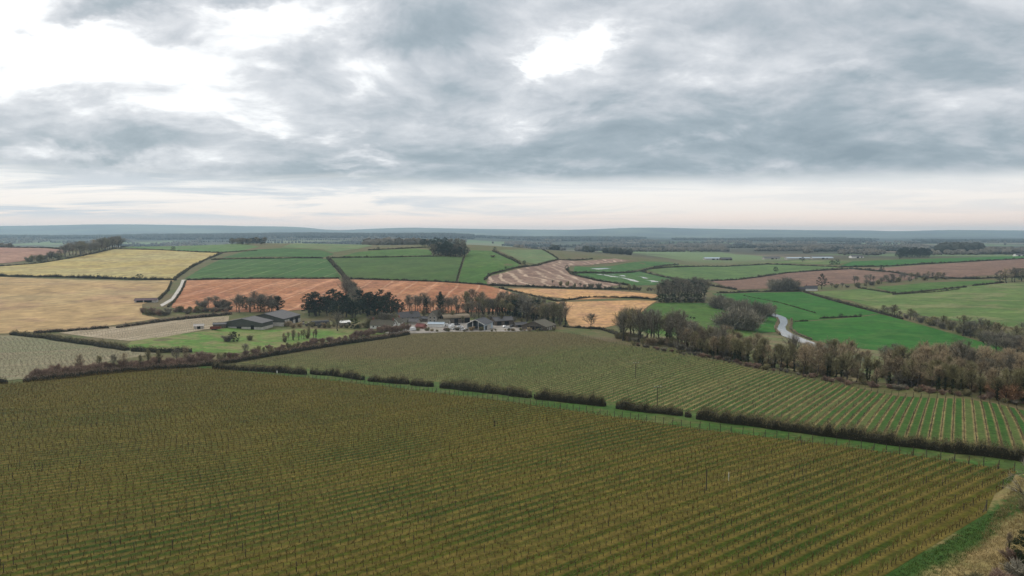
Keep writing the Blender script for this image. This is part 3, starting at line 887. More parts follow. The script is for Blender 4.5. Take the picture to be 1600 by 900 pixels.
def leafy_tree(seed, mat, shape='round', nclump=42, leaf=.036, per=46, low=.22, spread=.33, trunk_r=.024):
    rg = np.random.default_rng(seed)
    t = MB(); c = MB()
    tp = np.column_stack([np.cumsum(np.r_[0, rg.normal(0, .012, 5)]), np.cumsum(np.r_[0, rg.normal(0, .012, 5)]), np.linspace(-.02, .85, 6)])
    t.tube(tp, np.linspace(trunk_r * 1.2, .004, 6), 6)
    for i in range(nclump):
        h = low + (1 - low) * (i + rg.random()) / nclump
        rel = (h - low) / (1 - low)
        if shape == 'cone':
            R_ = spread * (1 - rel) ** .85 + .015
        elif shape == 'pine':
            R_ = spread * (.55 + .75 * math.sin(math.pi * min(1, rel * .85 + .25))) * (1.0 if rel < .8 else .75)
        else:
            R_ = spread * math.sqrt(max(.02, 1 - (2 * rel - .9) ** 2 / 1.25))
        az = i * 2.4 + rg.normal(0, .5)
        rr = R_ * (rg.random() ** .45)
        z = h - (.04 if shape == 'cone' else 0) * rr / spread
        ctr = np.array([rr * math.cos(az), rr * math.sin(az), z])
        b = np.array([np.interp(h * .85, tp[:, 2], tp[:, 0]), np.interp(h * .85, tp[:, 2], tp[:, 1]), max(.1, h - .12)])
        if i % 2 == 0:
            t.tube(np.array([b, (b + ctr) / 2 + rg.normal(0, .01, 3), ctr]), [.007, .005, .002], 3)
        cs = (.055 if shape == 'cone' else .075) * rg.uniform(.7, 1.25)
        P = rg.normal(size=(per, 3)); P /= np.linalg.norm(P, axis=1, keepdims=True)
        P *= (rg.random((per, 1)) ** .4) * cs * np.array([1.15, 1.15, .62])
        c.leaves(P + ctr, leaf * rg.uniform(.6, 1.3, per), rg)
    return t.mesh('trunk', [BARKD]), c.mesh('crown', [mat]), None


def bush(seed, mat, n=1500, flat=.8, stems=9, wide=.6):
    """a multi-stemmed scrub bush 1 unit high"""
    rg = np.random.default_rng(seed)
    t = MB(); c = MB()
    P, D_, L_ = [], [], []
    for i in range(stems):
        az = i * 2.4 + rg.normal(0, .3); tilt = rg.uniform(.05, .75)
        d = np.array([math.cos(az) * tilt, math.sin(az) * tilt, 1.0]); d /= np.linalg.norm(d)
        L = rg.uniform(.55, .9) * (1 - .25 * tilt)
        pts = [np.array([rg.normal(0, .04), rg.normal(0, .04), -.03])]
        for q in range(3):
            d = d + rg.normal(0, .12, 3); d /= np.linalg.norm(d)
            pts.append(pts[-1] + d * L / 3)
        pts = np.array(pts)
        t.tube(pts, [.018, .012, .007, .003], 3)
        m_ = n // stems
        f = rg.uniform(.12, 1.0, m_) * 3; b = np.minimum(f.astype(int), 2); f = (f - b)[:, None]
        P.append(pts[b] * (1 - f) + pts[b + 1] * f + rg.normal(0, .05, (m_, 3)) * np.array([1.6, 1.6, .6]) * wide)
        D_.append(d + rg.normal(0, .7, (m_, 3)) + np.array([0, 0, .3])); L_.append(rg.uniform(.10, .26, m_))
    P = np.concatenate(P); D_ = np.concatenate(D_); L_ = np.concatenate(L_)
    P[:, 2] = np.maximum(P[:, 2], .02)
    c.slivers(P, D_, L_, rg.uniform(.012, .026, len(P)), rg)
    return t.mesh('stems', [BARKD]), c.mesh('crown', [mat]), None


class Proto:
    def __init__(self, name, parts, stem='trunk'):
        self.name = name
        self.parts = [(n_, me) for n_, me in zip((stem, 'crown', 'ivy'), parts) if me is not None]


def plant(proto, loc, h, label, cat='tree', group=None, wide=1.0, rot=None, name=None):
    r = bpy.data.objects.new(name or proto.name, None)
    COL.objects.link(r)
    r.empty_display_size = .5
    r.location = loc
    r.scale = (h * wide, h * wide, h)
    r.rotation_euler = (0, 0, random.random() * 6.283 if rot is None else rot)
    tag(r, label, cat, group)
    for n_, me in proto.parts:
        o = bpy.data.objects.new(n_, me)
        COL.objects.link(o)
        o.parent = r
    return r


BT = [Proto('bare_tree', bare_tree(11, TW_GREY, spread=.44)), Proto('bare_tree', bare_tree(12, TW_OLV, spread=.38, low=.22)),
      Proto('bare_tree', bare_tree(13, TW_BRN, spread=.42, low=.2)), Proto('bare_tree', bare_tree(14, TW_GREY, spread=.52, low=.16, nlimb=18))]
IT = [Proto('ivy_clad_tree', bare_tree(21, TW_OLV, ivy=.72, spread=.32, low=.34)), Proto('ivy_clad_tree', bare_tree(22, TW_BRN, ivy=.6, spread=.33, low=.32)),
      Proto('ivy_clad_tree', bare_tree(23, TW_OLV, ivy=.85, spread=.28, low=.4, bark=BARKD))]
BRN_T = [Proto('bare_tree', bare_tree(31, TW_BRN, spread=.46, low=.12, nlimb=18)), Proto('bare_tree', bare_tree(32, TW_BRN, spread=.5, low=.12, nlimb=18))]
WILLOW = [Proto('grey_willow', bare_tree(41, TW_GREY, spread=.6, low=.06, nlimb=24, dens=1.2, up=.7)), Proto('grey_willow', bare_tree(42, TW_GREY, spread=.62, low=.06, nlimb=24, dens=1.2, up=.7))]
PINES = [Proto('pine_tree', leafy_tree(51, PINE, 'pine')), Proto('pine_tree', leafy_tree(52, PINE, 'pine', low=.3)), Proto('pine_tree', leafy_tree(53, PINE, 'round', low=.15))]
SPRUCE = Proto('spruce_tree', leafy_tree(61, PINE, 'cone', nclump=64, per=34, leaf=.034, low=.06, spread=.27))
BUSH_G = [Proto('bush', bush(71, TW_GREY), 'stems'), Proto('bush', bush(72, TW_OLV), 'stems')]
BUSH_P = [Proto('scrub_bush', bush(73, TW_PINK, n=2000), 'stems'), Proto('scrub_bush', bush(74, TW_PINK, n=2000, wide=.8), 'stems')]
BUSH_B = [Proto('bush', bush(81, TW_BRN, n=2200), 'stems'), Proto('bush', bush(82, TW_OLV, n=2200, wide=.8), 'stems')]
ROUND_W = [Proto('grey_willow', bush(83, TW_GREY, n=4600, stems=15, wide=1.5), 'stems'), Proto('grey_willow', bush(84, TW_GREY, n=4600, stems=15, wide=1.5), 'stems')]
BUSH_R = Proto('russet_bush', bush(75, TW_RED, n=3200, wide=1.0), 'stems')
IVYB = Proto('ivy_bush', leafy_tree(78, IVY, 'round', nclump=70, per=110, leaf=.026, low=.05, spread=.42), 'stems')
EVER = Proto('evergreen_bush', leafy_tree(77, IVY, 'round', nclump=46, per=80, leaf=.045, low=.08, spread=.5), 'stems')


def hedge(poly, w, h, label, leaf=.28, per_m=70, seed=0, mats=None, top_twigs=.35, group=None, jag=.25, name='hedge', gaps=0.0):
    """a hedge along a ground polyline (metres): lumpy core, leaf faces all over it, a fringe of bare twigs on top"""
    rg = np.random.default_rng(seed + 1000)
    poly = np.asarray(poly, float)
    seg = np.hypot(*np.diff(poly, axis=0).T)
    s = np.r_[0, np.cumsum(seg)]
    L = s[-1]
    step = max(.9, leaf * 3.2)
    n = max(3, int(L / step) + 1)
    q = np.linspace(0, L, n)
    cx = np.interp(q, s, poly[:, 0]); cy = np.interp(q, s, poly[:, 1])
    tx = np.gradient(cx); ty = np.gradient(cy); tl = np.hypot(tx, ty) + 1e-9
    nx, ny = -ty / tl, tx / tl
    cz = hz(cx, cy)
    def wav(ph):
        return sum(np.sin(q / lam + ph * k + rg.random() * 6.28) for k, lam in enumerate((1.7, 4.1, 9.3, 23.0), 1)) / 2.6
    hh = h * (1 + jag * (wav(1) * .6 + rg.normal(0, .5, n)))
    hh = np.maximum(hh, h * .35)
    if gaps:
        hh *= np.where(rg.random(n) < gaps, .45, 1.0)
    endt = np.clip(np.minimum(q, L - q) / (h * .9), 0, 1) ** .5 * .3 + .7
    hh = hh * endt
    ww = w * endt * (1 + .25 * wav(2) + rg.normal(0, .1, n))
    off = .18 * w * wav(3)
    mb = MB()
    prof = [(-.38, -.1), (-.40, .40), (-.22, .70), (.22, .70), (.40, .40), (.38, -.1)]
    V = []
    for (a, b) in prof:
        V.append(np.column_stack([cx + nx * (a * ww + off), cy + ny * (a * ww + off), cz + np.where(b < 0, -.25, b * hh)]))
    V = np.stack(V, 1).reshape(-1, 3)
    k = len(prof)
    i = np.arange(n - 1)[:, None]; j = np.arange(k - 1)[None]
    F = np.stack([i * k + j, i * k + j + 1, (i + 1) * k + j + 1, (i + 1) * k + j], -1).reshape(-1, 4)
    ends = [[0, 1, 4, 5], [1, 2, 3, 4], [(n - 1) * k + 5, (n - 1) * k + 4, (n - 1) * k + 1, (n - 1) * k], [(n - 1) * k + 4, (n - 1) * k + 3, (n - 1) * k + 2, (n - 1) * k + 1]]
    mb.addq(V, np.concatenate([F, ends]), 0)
    m_ = int(L * per_m)
    u = rg.random(m_) * L
    th = rg.uniform(-.15, math.pi + .15, m_)
    rad = rg.uniform(.68, 1.16, m_)
    W_ = np.interp(u, q, ww) * .5; H_ = np.interp(u, q, hh); O_ = np.interp(u, q, off)
    a = np.sign(np.cos(th)) * np.abs(np.cos(th)) ** .6 * W_ * rad + O_
    b = np.clip(np.sin(th), 0, 1) ** .75 * H_ * rad + .03
    X = np.interp(u, q, cx) + np.interp(u, q, nx) * a; Y = np.interp(u, q, cy) + np.interp(u, q, ny) * a
    Z = np.interp(u, q, cz) + b
    mb.leaves(np.column_stack([X, Y, Z]), leaf * rg.uniform(.55, 1.3, m_), rg, 1)
    m2 = int(m_ * top_twigs)
    u = rg.random(m2) * L
    a = rg.uniform(-.5, .5, m2) * np.interp(u, q, ww) + np.interp(u, q, off)
    X = np.interp(u, q, cx) + np.interp(u, q, nx) * a; Y = np.interp(u, q, cy) + np.interp(u, q, ny) * a
    Z = np.interp(u, q, cz) + np.interp(u, q, hh) * rg.uniform(.45, .85, m2)
    mb.slivers(np.column_stack([X, Y, Z]), np.column_stack([rg.normal(0, .3, m2), rg.normal(0, .3, m2), np.ones(m2)]),
               h * rg.uniform(.18, .55, m2), leaf * rg.uniform(.14, .3, m2), rg, 2)
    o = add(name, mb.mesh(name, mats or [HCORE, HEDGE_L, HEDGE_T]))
    return tag(o, label, 'hedge', group)


def pxline(pts):
    return unp([p[0] for p in pts], [p[1] for p in pts])[:, :2]
# ------------------------------------------------------------------ vines and trellis posts
V_BARK = plain_mat('vine_bark', (0.060, 0.045, 0.022), .4, 6.0)
V_CANE = leaf_mat('vine_canes', (0.085, 0.058, 0.02), (0.17, 0.12, 0.042), (0.28, 0.215, 0.085), obj_var=.1)
V_CANEG = leaf_mat('vine_canes_low', (0.10, 0.075, 0.042), (0.155, 0.125, 0.072), (0.24, 0.20, 0.12), obj_var=.1)
POST = plain_mat('weathered_post', (0.085, 0.072, 0.055), .4, 5.0)


def vine_variant(seed, tall=1.0, n=9):
    rg = np.random.default_rng(seed)
    b = MB()
    h = .62 * rg.uniform(.9, 1.1)
    lean = rg.normal(0, .06, 2)
    b.tube(np.array([[0, 0, -.05], [lean[0] * .6, lean[1] * .5, h * .55], [lean[0], lean[1], h]]), [.050, .042, .038], 3, 0)
    for s in (-1, 1):                      # arms tied along the wire (local x)
        b.tube(np.array([[lean[0], lean[1], h - .02], [s * .28, lean[1], h + .06], [s * .56, 0, h - .02]]), [.034, .03, .022], 3, 1)
    x = rg.uniform(-.52, .52, n)
    P = np.column_stack([x, rg.normal(0, .03, n), np.full(n, h)])
    D_ = np.column_stack([rg.normal(0, .25, n), rg.normal(0, .20, n), np.ones(n)])
    b.slivers(P, D_, rg.uniform(.25, .65, n) * tall, rg.uniform(.045, .08, n), rg, 1, tip=.4)
    return np.concatenate(b.V), np.concatenate(b.F), np.concatenate(b.M)


def row_points(poly, ang, spac, step, view=True, t_margin=.6, rg=None):
    a = math.radians(ang)
    ct, st = math.cos(a), math.sin(a)
    poly = np.asarray(poly)
    c = poly[:, 0] * ct - poly[:, 1] * st
    t = poly[:, 0] * st + poly[:, 1] * ct
    out, ends = [], []
    n = len(poly)
    for k in range(int(math.floor(c.min() / spac)), int(math.ceil(c.max() / spac)) + 1):
        cc = k * spac
        xs = []
        for i in range(n):
            j = (i + 1) % n
            if (c[i] > cc) != (c[j] > cc):
                f = (cc - c[i]) / (c[j] - c[i])
                xs.append(t[i] + (t[j] - t[i]) * f)
        xs.sort()
        for i in range(0, len(xs) - 1, 2):
            t0, t1 = xs[i] + t_margin, xs[i + 1] - t_margin
            if t1 - t0 < 2:
                continue
            tt = np.arange(t0 + .3 + rg.random() * step, t1 - .3, step)
            tt = tt + rg.normal(0, .06, len(tt))
            out.append(np.column_stack([cc * ct + tt * st, -cc * st + tt * ct, np.full(len(tt), k), np.arange(len(tt))]))
            ends.append((cc * ct + t0 * st, -cc * st + t0 * ct, 0)); ends.append((cc * ct + t1 * st, -cc * st + t1 * ct, 1))
    return np.concatenate(out), np.array(ends)


def project(X, Y, Z):
    cp, sp = math.cos(PITCH), math.sin(PITCH)
    dz_ = Z - CAM_Z
    fwd = Y * cp - dz_ * sp
    upc = Y * sp + dz_ * cp
    return 800 + FPX * X / fwd, 450 - FPX * upc / fwd


VAR = [vine_variant(200 + i) for i in range(8)]


def scatter_vines(pts, ang, rg, variants, mats, name, label, scale=(.85, 1.15), miss=.03):
    pts = pts[rg.random(len(pts)) > miss]
    Z = hz(pts[:, 0], pts[:, 1])
    a0 = math.pi / 2 - math.radians(ang)
    Vs, Fs, Ms = [], [], []
    off = 0
    pick = rg.integers(0, len(variants), len(pts))
    for v, (V, F, M) in enumerate(variants):
        w = np.nonzero(pick == v)[0]
        if len(w) == 0:
            continue
        r = a0 + rg.normal(0, .12, len(w)) + math.pi * rg.integers(0, 2, len(w))
        s = rg.uniform(*scale, len(w))
        c_, s_ = np.cos(r)[:, None], np.sin(r)[:, None]
        X = V[None, :, 0] * c_ - V[None, :, 1] * s_ + pts[w, 0][:, None]
        Y = V[None, :, 0] * s_ + V[None, :, 1] * c_ + pts[w, 1][:, None]
        Zz = V[None, :, 2] * s[:, None] + Z[w][:, None]
        Vs.append(np.stack([X, Y, Zz], -1).reshape(-1, 3))
        Fs.append((F[None] + (np.arange(len(w)) * len(V))[:, None, None] + off).reshape(-1, 4))
        Ms.append(np.tile(M, len(w)))
        off += len(w) * len(V)
    o = add(name, mesh_np(name, np.concatenate(Vs), np.concatenate(Fs), mats, np.concatenate(Ms)))
    return tag(o, label, 'vines', kind='stuff')


rgv = np.random.default_rng(99)
pn, en = row_points(W_near, VP_N, SP_N, 1.15, rg=rgv)
ax, ay = project(pn[:, 0], pn[:, 1], hz(pn[:, 0], pn[:, 1]) + .5)
pn = pn[(ax > -60) & (ax < 1680) & (ay < 935)]
plw_, el_ = row_points(W_low, VP_S, SP_S, 1.25, rg=rgv)
ax, ay = project(plw_[:, 0], plw_[:, 1], hz(plw_[:, 0], plw_[:, 1]))
plw_ = plw_[(ax > 0) & (ax < 1660)]
# the 300 vines that show largest stand as plants of their own
ax, ay = project(pn[:, 0], pn[:, 1], hz(pn[:, 0], pn[:, 1]) + .5)
inview = (ax > 0) & (ax < 1600) & (ay < 893)
dist = np.hypot(pn[:, 0], pn[:, 1]) + np.where(inview, 0, 1e6)
order = np.argsort(dist)
big = order[:300]; rest = np.setdiff1d(np.arange(len(pn)), big)
VINE_ME = [mesh_np('grapevine', V, F, [V_BARK, V_CANE], M) for V, F, M in VAR]
zb = hz(pn[big, 0], pn[big, 1])
for i, b in enumerate(big):
    o = add('grapevine', VINE_ME[int(rgv.integers(0, 8))], (pn[b, 0], pn[b, 1], zb[i]), rotz=math.pi / 2 - math.radians(VP_N) + math.pi * int(rgv.integers(0, 2)))
    o.scale = (1, 1, float(rgv.uniform(.85, 1.15)))
    tag(o, 'pruned bare grapevine in the rows along the bottom of the near vineyard', 'grapevine', 'nearest grapevines')
scatter_vines(pn[rest], VP_N, rgv, VAR, [V_BARK, V_CANE], 'vines', 'rows of bare brown vines filling the near vineyard')
VARL = [vine_variant(300 + i, .8, 6) for i in range(6)]
scatter_vines(plw_, VP_S, rgv, VARL, [V_BARK, V_CANEG], 'vines', 'rows of bare vines in the lower vineyard towards the farm', scale=(.8, 1.05))
print('vines', len(pn), len(plw_))


def post_mesh(h=1.75, r=.07):
    b = MB()
    b.tube(np.array([[0, 0, -.2], [0, 0, h * .5], [0.01, 0, h]]), [r, r, r * .95], 6)
    b.addq([(r * .95 * math.cos(t) + .01, r * .95 * math.sin(t), h) for t in np.arange(4) * math.pi / 2], [(0, 1, 2, 3)])
    return b.mesh('trellis_post', [POST])


def stay_mesh(h=1.35):
    b = MB()
    b.tube(np.array([[0, 0, h], [1.1, 0, -.05]]), [.05, .05], 4)
    return b.mesh('stay', [POST])


PM = post_mesh(); SM = stay_mesh()
PML = post_mesh(1.55, .06)


def end_posts(ends, which, test, ang, label, group, me, stay=True, lim=300):
    z = hz(ends[:, 0], ends[:, 1])
    px, py = project(ends[:, 0], ends[:, 1], z)
    k = 0
    for i in range(len(ends)):
        if ends[i, 2] != which or not test(px[i], py[i]):
            continue
        inward = math.pi / 2 - math.radians(ang) + (math.pi if which == 1 else 0)
        o = add('trellis_post', me, (ends[i, 0], ends[i, 1], z[i]), rotz=inward)
        o.rotation_euler = (random.gauss(0, .03), random.gauss(0, .03), inward)
        o.scale = (1, 1, random.uniform(.88, 1.12))
        tag(o, label, 'post', group)
        if stay and k % 3 == 0:
            add('stay', SM, parent=o)
        k += 1
        if k >= lim:
            break


end_posts(en, 1, lambda x, y: 300 < x < 1605, VP_N, 'dark end post of a vine row along the green headland', 'end posts of the near vineyard', PM)
end_posts(el_, 1, lambda x, y: 880 < x < 1605, VP_S, 'slim end post of a vine row along the tree belt', 'end posts of the lower vineyard', PML, stay=False)
# intermediate trellis posts, far too many to tell apart
def line_posts(pts, every, name, label, h=1.5):
    p = pts[np.random.default_rng(8).random(len(pts)) < 1.0 / every]
    z = hz(p[:, 0], p[:, 1])
    V, F, _ = [], [], 0
    q = np.array([(-.035, -.035), (.035, -.035), (.035, .035), (-.035, .035)])
    n = len(p)
    hh = h * np.random.default_rng(5).uniform(.8, 1.05, n)
    B = np.stack([np.column_stack([p[:, 0] + a, p[:, 1] + b, z - .1]) for a, b in q], 1)
    T = np.stack([np.column_stack([p[:, 0] + a, p[:, 1] + b, z + hh]) for a, b in q], 1)
    V = np.concatenate([B, T], 1).reshape(-1, 3)
    f = np.array([(0, 1, 5, 4), (1, 2, 6, 5), (2, 3, 7, 6), (3, 0, 4, 7), (4, 5, 6, 7)])
    F = (f[None] + (np.arange(n) * 8)[:, None, None]).reshape(-1, 4)
    tag(add(name, mesh_np(name, V, F, [POST])), label, 'posts', kind='stuff')


line_posts(pn, 16, 'trellis_stakes', 'thin trellis stakes standing among the near vines', 1.25)
line_posts(plw_, 11, 'trellis_stakes', 'thin trellis stakes standing among the lower vines', 1.35)
# the two smaller vineyards at the left: posts and short vines only read as texture there
W_side = world_poly([(-60, 530), (20, 528), (60, 531), (130, 541), (195, 551), (230, 555), (180, 562), (110, 575), (40, 590), (0, 594), (-60, 599)])
ps, _ = row_points(W_side, 64, 2.4, 2.0, rg=rgv)
scatter_vines(ps, 64, rgv, VARL, [V_BARK, leaf_mat('pale_canes', (.14, .12, .085), (.24, .21, .15), (.34, .3, .22))], 'vines', 'pale vine rows at the left edge below the tan field', scale=(.8, 1.1))
W_pale = world_poly([(100, 520.5), (160, 514.5), (230, 506.5), (300, 499.5), (354, 495.5), (352, 507), (330, 513), (298, 518), (255, 526), (207, 531.5)])
pp, _ = row_points(W_pale, 14, 3.2, 2.0, rg=rgv)
scatter_vines(pp, 14, rgv, VARL, [V_BARK, leaf_mat('straw_canes', (.26, .21, .15), (.36, .3, .22), (.44, .38, .29))], 'vines', 'straw coloured young vine rows beside the dark barn', scale=(.8, 1.1))
print('side vines', len(ps), len(pp))
# ------------------------------------------------------------------ hedges
def hd(pts, label, w=2.0, h=2.2, leaf=.28, per_m=70, **kw):
    hd.k += 1
    return hedge(densify(pxline(pts), .02, closed=False), w, h, label, leaf=leaf, per_m=per_m, seed=hd.k * 17, **kw)


hd.k = 0
M1 = 'clipped hedge between the two vineyards'
hd([(334, 576.481), (400, 580.169), (478, 585.801)], M1 + ', first section from the leafless scrub corner', w=2.2, h=2.5, per_m=90, top_twigs=.7, jag=.42, leaf=.24)
hd([(486, 584.763), (530, 588.555), (568, 594.376)], 'thin gappy hedge of upright shrubs between the vineyards', w=1.8, h=2.5, per_m=50, top_twigs=.8, jag=.5, gaps=.25)
hd([(575, 595.843), (637, 601.05)], 'short dark ' + M1 + ', ending at a pale gap', w=2.0, h=2.4, per_m=90, top_twigs=.7, jag=.42, leaf=.24)
hd([(643, 602.021), (676, 604.865)], 'shortest section of the clipped hedge between the two vineyards', w=2.0, h=2.2, per_m=90, top_twigs=.7, jag=.42, leaf=.24)
hd([(689, 606.304), (760, 613.469), (828, 622.147)], 'long unbroken dark ' + M1 + ', beside the pale gate gap', w=2.2, h=2.4, per_m=100, leaf=.22, top_twigs=.7, jag=.4)
hd([(837, 624.105), (945, 635.594)], 'straight dark ' + M1 + ', just right of the pale gate gap', w=2.2, h=2.4, per_m=100, leaf=.22, top_twigs=.7, jag=.4)
hd([(964, 638.505), (1066, 650.023)], 'dark ' + M1 + ', in front of the utility pole', w=2.2, h=2.3, per_m=100, leaf=.22, top_twigs=.7, jag=.4)
hd([(1070, 652.004), (1079, 652.961)], 'little round hedge stub at the field gap', w=1.6, h=1.7, per_m=90, leaf=.22)
hd([(1089, 654.914), (1180, 666.484), (1300, 682.917), (1400, 696.445), (1490, 707.02), (1640, 726.311)], 'longest dark hedge running to the right edge between the vineyards', w=2.3, h=2.5, per_m=130, leaf=.2, top_twigs=.7, jag=.38)
HP = [HCORE, TW_PINK, TW_PINK]
hd([(-60, 602), (12, 599)], 'short end of hedge at the left edge by the field gate', w=2.5, h=2.2, leaf=.3, per_m=50)
hd([(37, 597), (120, 590), (220, 580), (330, 571), (420, 557)], 'dark brown hedge along the far side of the near vineyard', w=3.0, h=2.3, leaf=.34, per_m=70, mats=[HCORE, HEDGE_L, TW_PINK], top_twigs=.7)
hd([(420, 557), (500, 544), (570, 533), (640, 522.5)], 'dark brown hedge climbing from the paddock to the cottage', w=3.0, h=2.4, leaf=.4, per_m=50, mats=[HCORE, HEDGE_L, TW_PINK], top_twigs=.7)
hd([(18, 523), (70, 529), (130, 538), (200, 548)], 'thick dark hedge between the tan field and the side vineyard', w=3.0, h=2.6, leaf=.4, per_m=40)
hd([(206, 549), (250, 551), (300, 550)], 'short dark hedge at the end of the green paddock', w=2.6, h=2.4, leaf=.4, per_m=40)
hd([(52, 521), (110, 517.5), (170, 513)], 'thin brown hedge along the foot of the tan field', w=2.2, h=2.0, leaf=.45, per_m=26, mats=[HCORE, TW_PINK, TW_PINK])
hd([(182, 513), (230, 506), (290, 499), (362, 491)], 'brown hedge above the pale young vineyard', w=2.6, h=2.4, leaf=.45, per_m=26, mats=[HCORE, TW_PINK, TW_PINK])
FAR = [
    ([(-80, 430.5), (0, 431.8), (100, 433.5), (215, 437.2), (276, 438)], 'long dark hedge between the yellow and tan fields', 4.2),
    ([(-80, 420), (0, 416.5), (60, 412), (110, 404), (150, 396), (182, 389)], 'hedge curving up the left side of the yellow field', 3),
    ([(-80, 388.5), (0, 387), (70, 387.5), (113, 391.5)], 'hedge along the top of the pinkish ploughed field', 2.6),
    ([(182, 389.5), (250, 391), (345, 395)], 'hedge along the top of the yellow field', 2.2),
    ([(190, 387), (230, 383), (262, 380.8), (320, 381), (380, 381.3)], 'hedge on the green skyline pasture', 2.2),
    ([(272, 437), (298, 418.5), (320, 407), (347, 395.6)], 'dark hedge dividing the yellow and the tramlined green field', 3.2),
    ([(330, 406), (420, 404.6), (505, 403.6)], 'straight hedge along the top of the tramlined green field', 2.6),
    ([(345, 395), (372, 393), (402, 392)], 'short hedge stub on the green hill', 2),
    ([(292, 437.6), (400, 435.6), (530, 435.4)], 'hedge between the tramlined green field and the red field', 2.4),
    ([(511, 404), (520, 413), (530, 424), (541, 437), (552, 450)], 'wide grey hedge running down between the green fields', 5),
    ([(516, 403.6), (600, 402.5), (690, 401)], 'hedge along the top of the deep green pasture', 2.6),
    ([(546, 436), (640, 438.8), (760, 445.5)], 'hedge between the deep green pasture and the red field', 2.4),
    ([(725, 402), (719, 420), (713, 441)], 'faint hedge splitting the green hillside below the copse', 2.0),
    ([(757, 438), (765, 429.5), (808, 418.5), (840, 415.5), (872, 406.5), (926, 404.5)], 'winding hedge around the striped brown field', 2.6),
    ([(770, 393), (790, 402), (813, 413)], 'hedge beside the dull triangular pasture', 4),
    ([(848, 391), (872, 405)], 'short hedge at the far end of the dull pasture', 3),
    ([(760, 446), (860, 450), (950, 452.5), (1000, 453)], 'dark hedge along the foot of the striped brown field', 3.4),
    ([(780, 450), (830, 462), (870, 471)], 'hedge curving down past the farm wood', 2.4),
    ([(868, 471), (925, 465), (1000, 466.5), (1028, 469)], 'dark hedge between the two orange stubble fields', 2.6),
    ([(880, 511), (940, 515), (965, 523)], 'hedge at the foot of the orange stubble field', 2.6),
    ([(885, 421), (893, 429), (935, 439), (985, 446.5)], 'hedge along the near side of the flooded meadow', 3),
    ([(893, 427.5), (1000, 424), (1060, 414)], 'hedge across the waterlogged meadows', 3),
    ([(1000, 424), (1062, 438.5), (1150, 453)], 'hedge between the flooded meadow and the valley pasture', 4),
    ([(1010, 421.5), (1100, 416.7), (1200, 413.2), (1315, 418)], 'hedge along the top of the large valley pasture', 3),
    ([(1070, 439.5), (1150, 438), (1230, 427), (1325, 420.5)], 'hedge between the valley pasture and the brown field', 3.6),
    ([(1327, 420), (1390, 425.5), (1442, 434)], 'hedge between the two brown fields', 4),
    ([(1312, 417.5), (1390, 416.3), (1480, 411), (1600, 405), (1700, 401.6)], 'long hedge below the green field on the right skyline', 3.4),
    ([(1255, 456), (1300, 469.5), (1375, 489.5), (1410, 499)], 'hedge falling between the pale pasture and the meadow', 3.2),
    ([(1340, 450), (1400, 460), (1510, 449)], 'dark hedge under the small green field on the right slope', 2.6),
    ([(1520, 447), (1568, 441.5)], 'short dark hedge at the end of the small green field', 2.6),
    ([(1120, 458), (1180, 456), (1252, 455.5)], 'hedge along the foot of the brown furrowed field', 2.8),
    ([(1280, 498), (1345, 495)], 'low dark hedge at the head of the riverside meadow', 2),
    ([(1240, 503.5), (1262, 502)], 'short clump of hedge beside the river bend', 2),
    ([(575, 391), (640, 388), (682, 386)], 'hedge climbing to the hilltop copse', 2.4),
    ([(268, 441), (262, 455), (248, 469)], 'hedge on the left side of the white lane', 2.2),
    ([(290, 440), (284, 455), (272, 472), (262, 480)], 'hedge on the right side of the white lane', 2.0),
    ([(1160, 462), (1220, 474), (1275, 490)], 'low rushy hedge line across the green meadow', 1.2),
    ([(1395, 461), (1470, 456), (1500, 452)], 'low hedge along the top of the pale pasture', 1.6),
    ([(1440, 434.5), (1520, 436), (1600, 433), (1690, 430)], 'scrubby hedge under the dark brown field', 4),
]
for pts, lab, h in FAR:
    l = pxline(pts)
    D_ = l[:, 1].mean()
    hd(pts, lab, w=h * .7, h=h * .68, leaf=min(1.1, .0010 * D_), per_m=min(18.0, max(5.0, 9000 / D_)), top_twigs=.3, jag=.5, gaps=.06)
# ------------------------------------------------------------------ trees and bushes
def T(proto, px, py, hpx, label, cat='tree', group=None, wide=1.0, sink=0.0):
    p = g(px, py)
    h = hpx * p[1] / FPX
    return plant(proto, (p[0], p[1], p[2] - sink), h, label, cat, group, wide)


def along(protos, line, n, h, label, cat='tree', group=None, back=(0, 0), jit=.03, wide=(.85, 1.2), seed=0, even=True, wf=None):
    """n plants along a pixel line; h = (min,max) metres; back = metres set back behind the line"""
    rg = np.random.default_rng(seed + 77)
    l = pxline(line)
    s = np.r_[0, np.cumsum(np.hypot(*np.diff(l, axis=0).T))]
    u = ((np.arange(n) + .5 + rg.uniform(-.45, .45, n)) / n if even else rg.random(n)) * s[-1]
    X = np.interp(u, s, l[:, 0]); Y = np.interp(u, s, l[:, 1])
    b = rg.uniform(back[0], back[1], n)
    X = X + b * X / np.maximum(Y, 1) + rg.normal(0, 1, n) * jit * 20; Y = Y + b
    Z = hz(X, Y)
    for i in range(n):
        pr = protos[int(rg.integers(0, len(protos)))]
        lab = label(pr) if callable(label) else label
        gr = group(pr) if callable(group) else group
        hh = rg.uniform(*h) * (wf(u[i] / s[-1]) if wf else 1)
        plant(pr, (X[i], Y[i], Z[i] - .05), hh, lab, cat, gr, rg.uniform(*wide))


